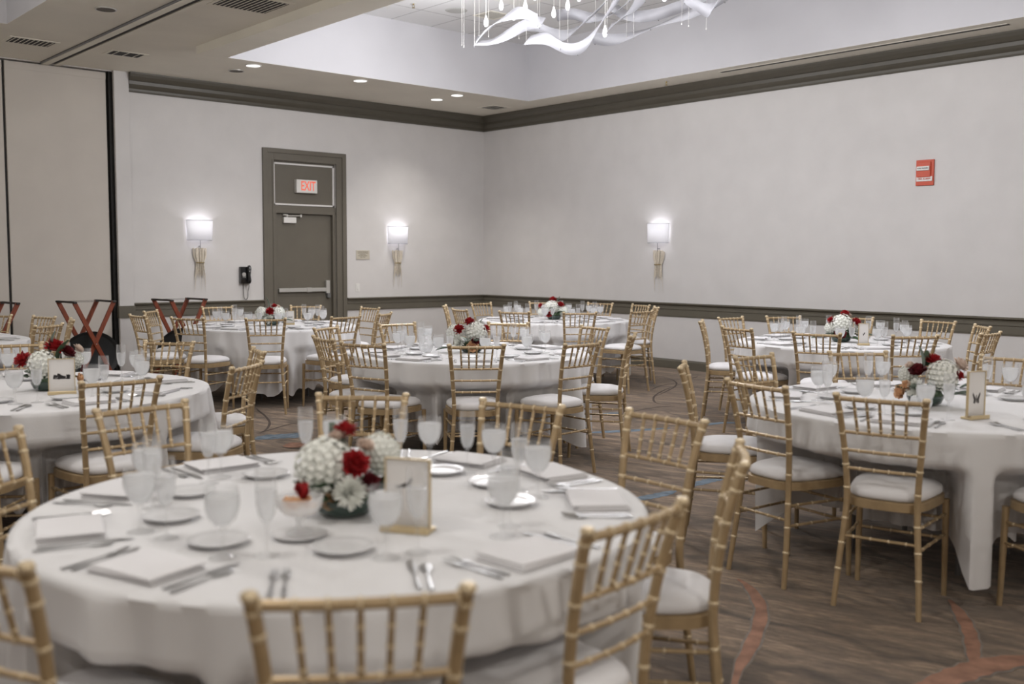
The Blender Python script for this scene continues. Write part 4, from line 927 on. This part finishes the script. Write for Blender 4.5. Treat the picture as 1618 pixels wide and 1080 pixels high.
MB().lathe([(0, 0), (.035, 0), (.050, .02), (.058, .055), (.050, .085), (.040, .105), (.046, .125), (.043, .125), (.037, .106), (.047, .084), (.055, .055), (.047, .022), (0, .006)], 18).build('glass_body', MCRYS, cr2, smooth=True)
mb = MB(); mb.tube(resample([(-.045, 0, .115), (-.078, 0, .105), (-.082, 0, .075), (-.056, 0, .05)], 14), .0045, 7); mb.build('handle', MCRYS, cr2, smooth=True)

# ------------------------------------------------------------------ tray stands with trays
def tray_stand(x, y, ang, label, lab2):
    o = empty('tray_stand', (x, y, 0), ang); tag(o, label, 'tray stand', 'wooden tray stands')
    # local x: the way the X opens; local y: along the top bars
    H2, w, L_ = .955, .235, .21
    for s in (-1, 1):
        yo = .014*s
        for e in (-1, 1):
            m_ = MB(); a = Vector((s*w, e*L_+yo, H2)); b_ = Vector((-s*w*1.0, e*L_+yo, .0)); dv = (b_-a).normalized(); sd = Vector((0, .012, 0)); up = dv.cross(Vector((0, 1, 0)))*.024
            vs = [a-sd-up, a+sd-up, a+sd+up, a-sd+up, b_-sd-up, b_+sd-up, b_+sd+up, b_-sd+up]
            m_.add(vs, [(0,1,2,3),(7,6,5,4),(0,4,5,1),(1,5,6,2),(2,6,7,3),(3,7,4,0)]); m_.build('leg', MWOODR, o, bevel=.003)
        m_ = MB(); m_.box(s*w-.020, -L_-.03+yo, H2-.008, s*w+.020, L_+.03+yo, H2+.014); m_.build('top_bar', MWEB, o, bevel=.004)['label'] = 'dark top bar'
    for e in (-1, 1):
        m_ = MB(); m_.box(-w, e*L_*.75-.014, H2+.004, w, e*L_*.75+.014, H2+.007); m_.build('strap', MWEB, o)
        m_ = MB(); m_.tube([(0, e*L_-.032, H2/2), (0, e*L_+.032, H2/2)], .006, 8); m_.build('bolt', MALU, o, smooth=True)
def tray(x, y, rz, tilt, label):
    rx, ry = .355, .29
    n = 48; prof = [(.0, .0), (.86, .0), (.90, .004), (.965, .022), (1.0, .026), (1.0, .030), (.955, .028), (.89, .010), (.85, .006), (0, .006)]; vs = []; fs = []
    for s, h in prof:
        for i in range(n): a = 2*PI*i/n; vs.append((rx*s*math.cos(a), ry*s*math.sin(a), h))
    for k in range(len(prof)-1):
        for i in range(n): fs.append((k*n+i, k*n+(i+1) % n, (k+1)*n+(i+1) % n, (k+1)*n+i))
    o = MB().add(vs, fs).build('serving_tray', MTRAY, None, smooth=True)
    o.rotation_euler = (Matrix.Rotation(rz, 3, 'Z') @ Matrix.Rotation(R(90-tilt), 3, 'X')).to_euler()
    o.location = (x, y, ry*math.cos(R(tilt))+.035); tag(o, label, 'tray', 'black oval trays leaning by the partition')
for x, y, lb, l2 in ((4.05, 12.02, 'folding red-brown tray stand in front of the wide partition panel', 'black oval tray standing behind the tray stand before the wide panel'),
    (5.16, 12.0, 'folding red-brown tray stand beside the pilaster, below the sconce', 'black oval tray behind the tray stand below the sconce'),
    (3.02, 12.05, 'folding red-brown tray stand cut by the frame edge', 'black oval tray behind the tray stand at the frame edge')):
    tray_stand(x, y, R(6), lb, l2)
    tray(x+.03, y+.02, R(6), -4, l2)

# ------------------------------------------------------------------ world + render look
w = bpy.data.worlds.new('world'); SC.world = w; w.use_nodes = True
w.node_tree.nodes['Background'].inputs[0].default_value = (.5, .5, .52, 1); w.node_tree.nodes['Background'].inputs[1].default_value = .2
SC.view_settings.view_transform = 'Standard'; SC.view_settings.look = 'None'; SC.view_settings.gamma = 1; SC.view_settings.use_curve_mapping = False
SC.view_settings.exposure = -0.08
cy = SC.cycles
cy.max_bounces = 10; cy.diffuse_bounces = 5; cy.glossy_bounces = 3; cy.transmission_bounces = 4; cy.transparent_max_bounces = 24
cy.caustics_reflective = False; cy.caustics_refractive = False; cy.sample_clamp_indirect = 6; cy.use_denoising = True
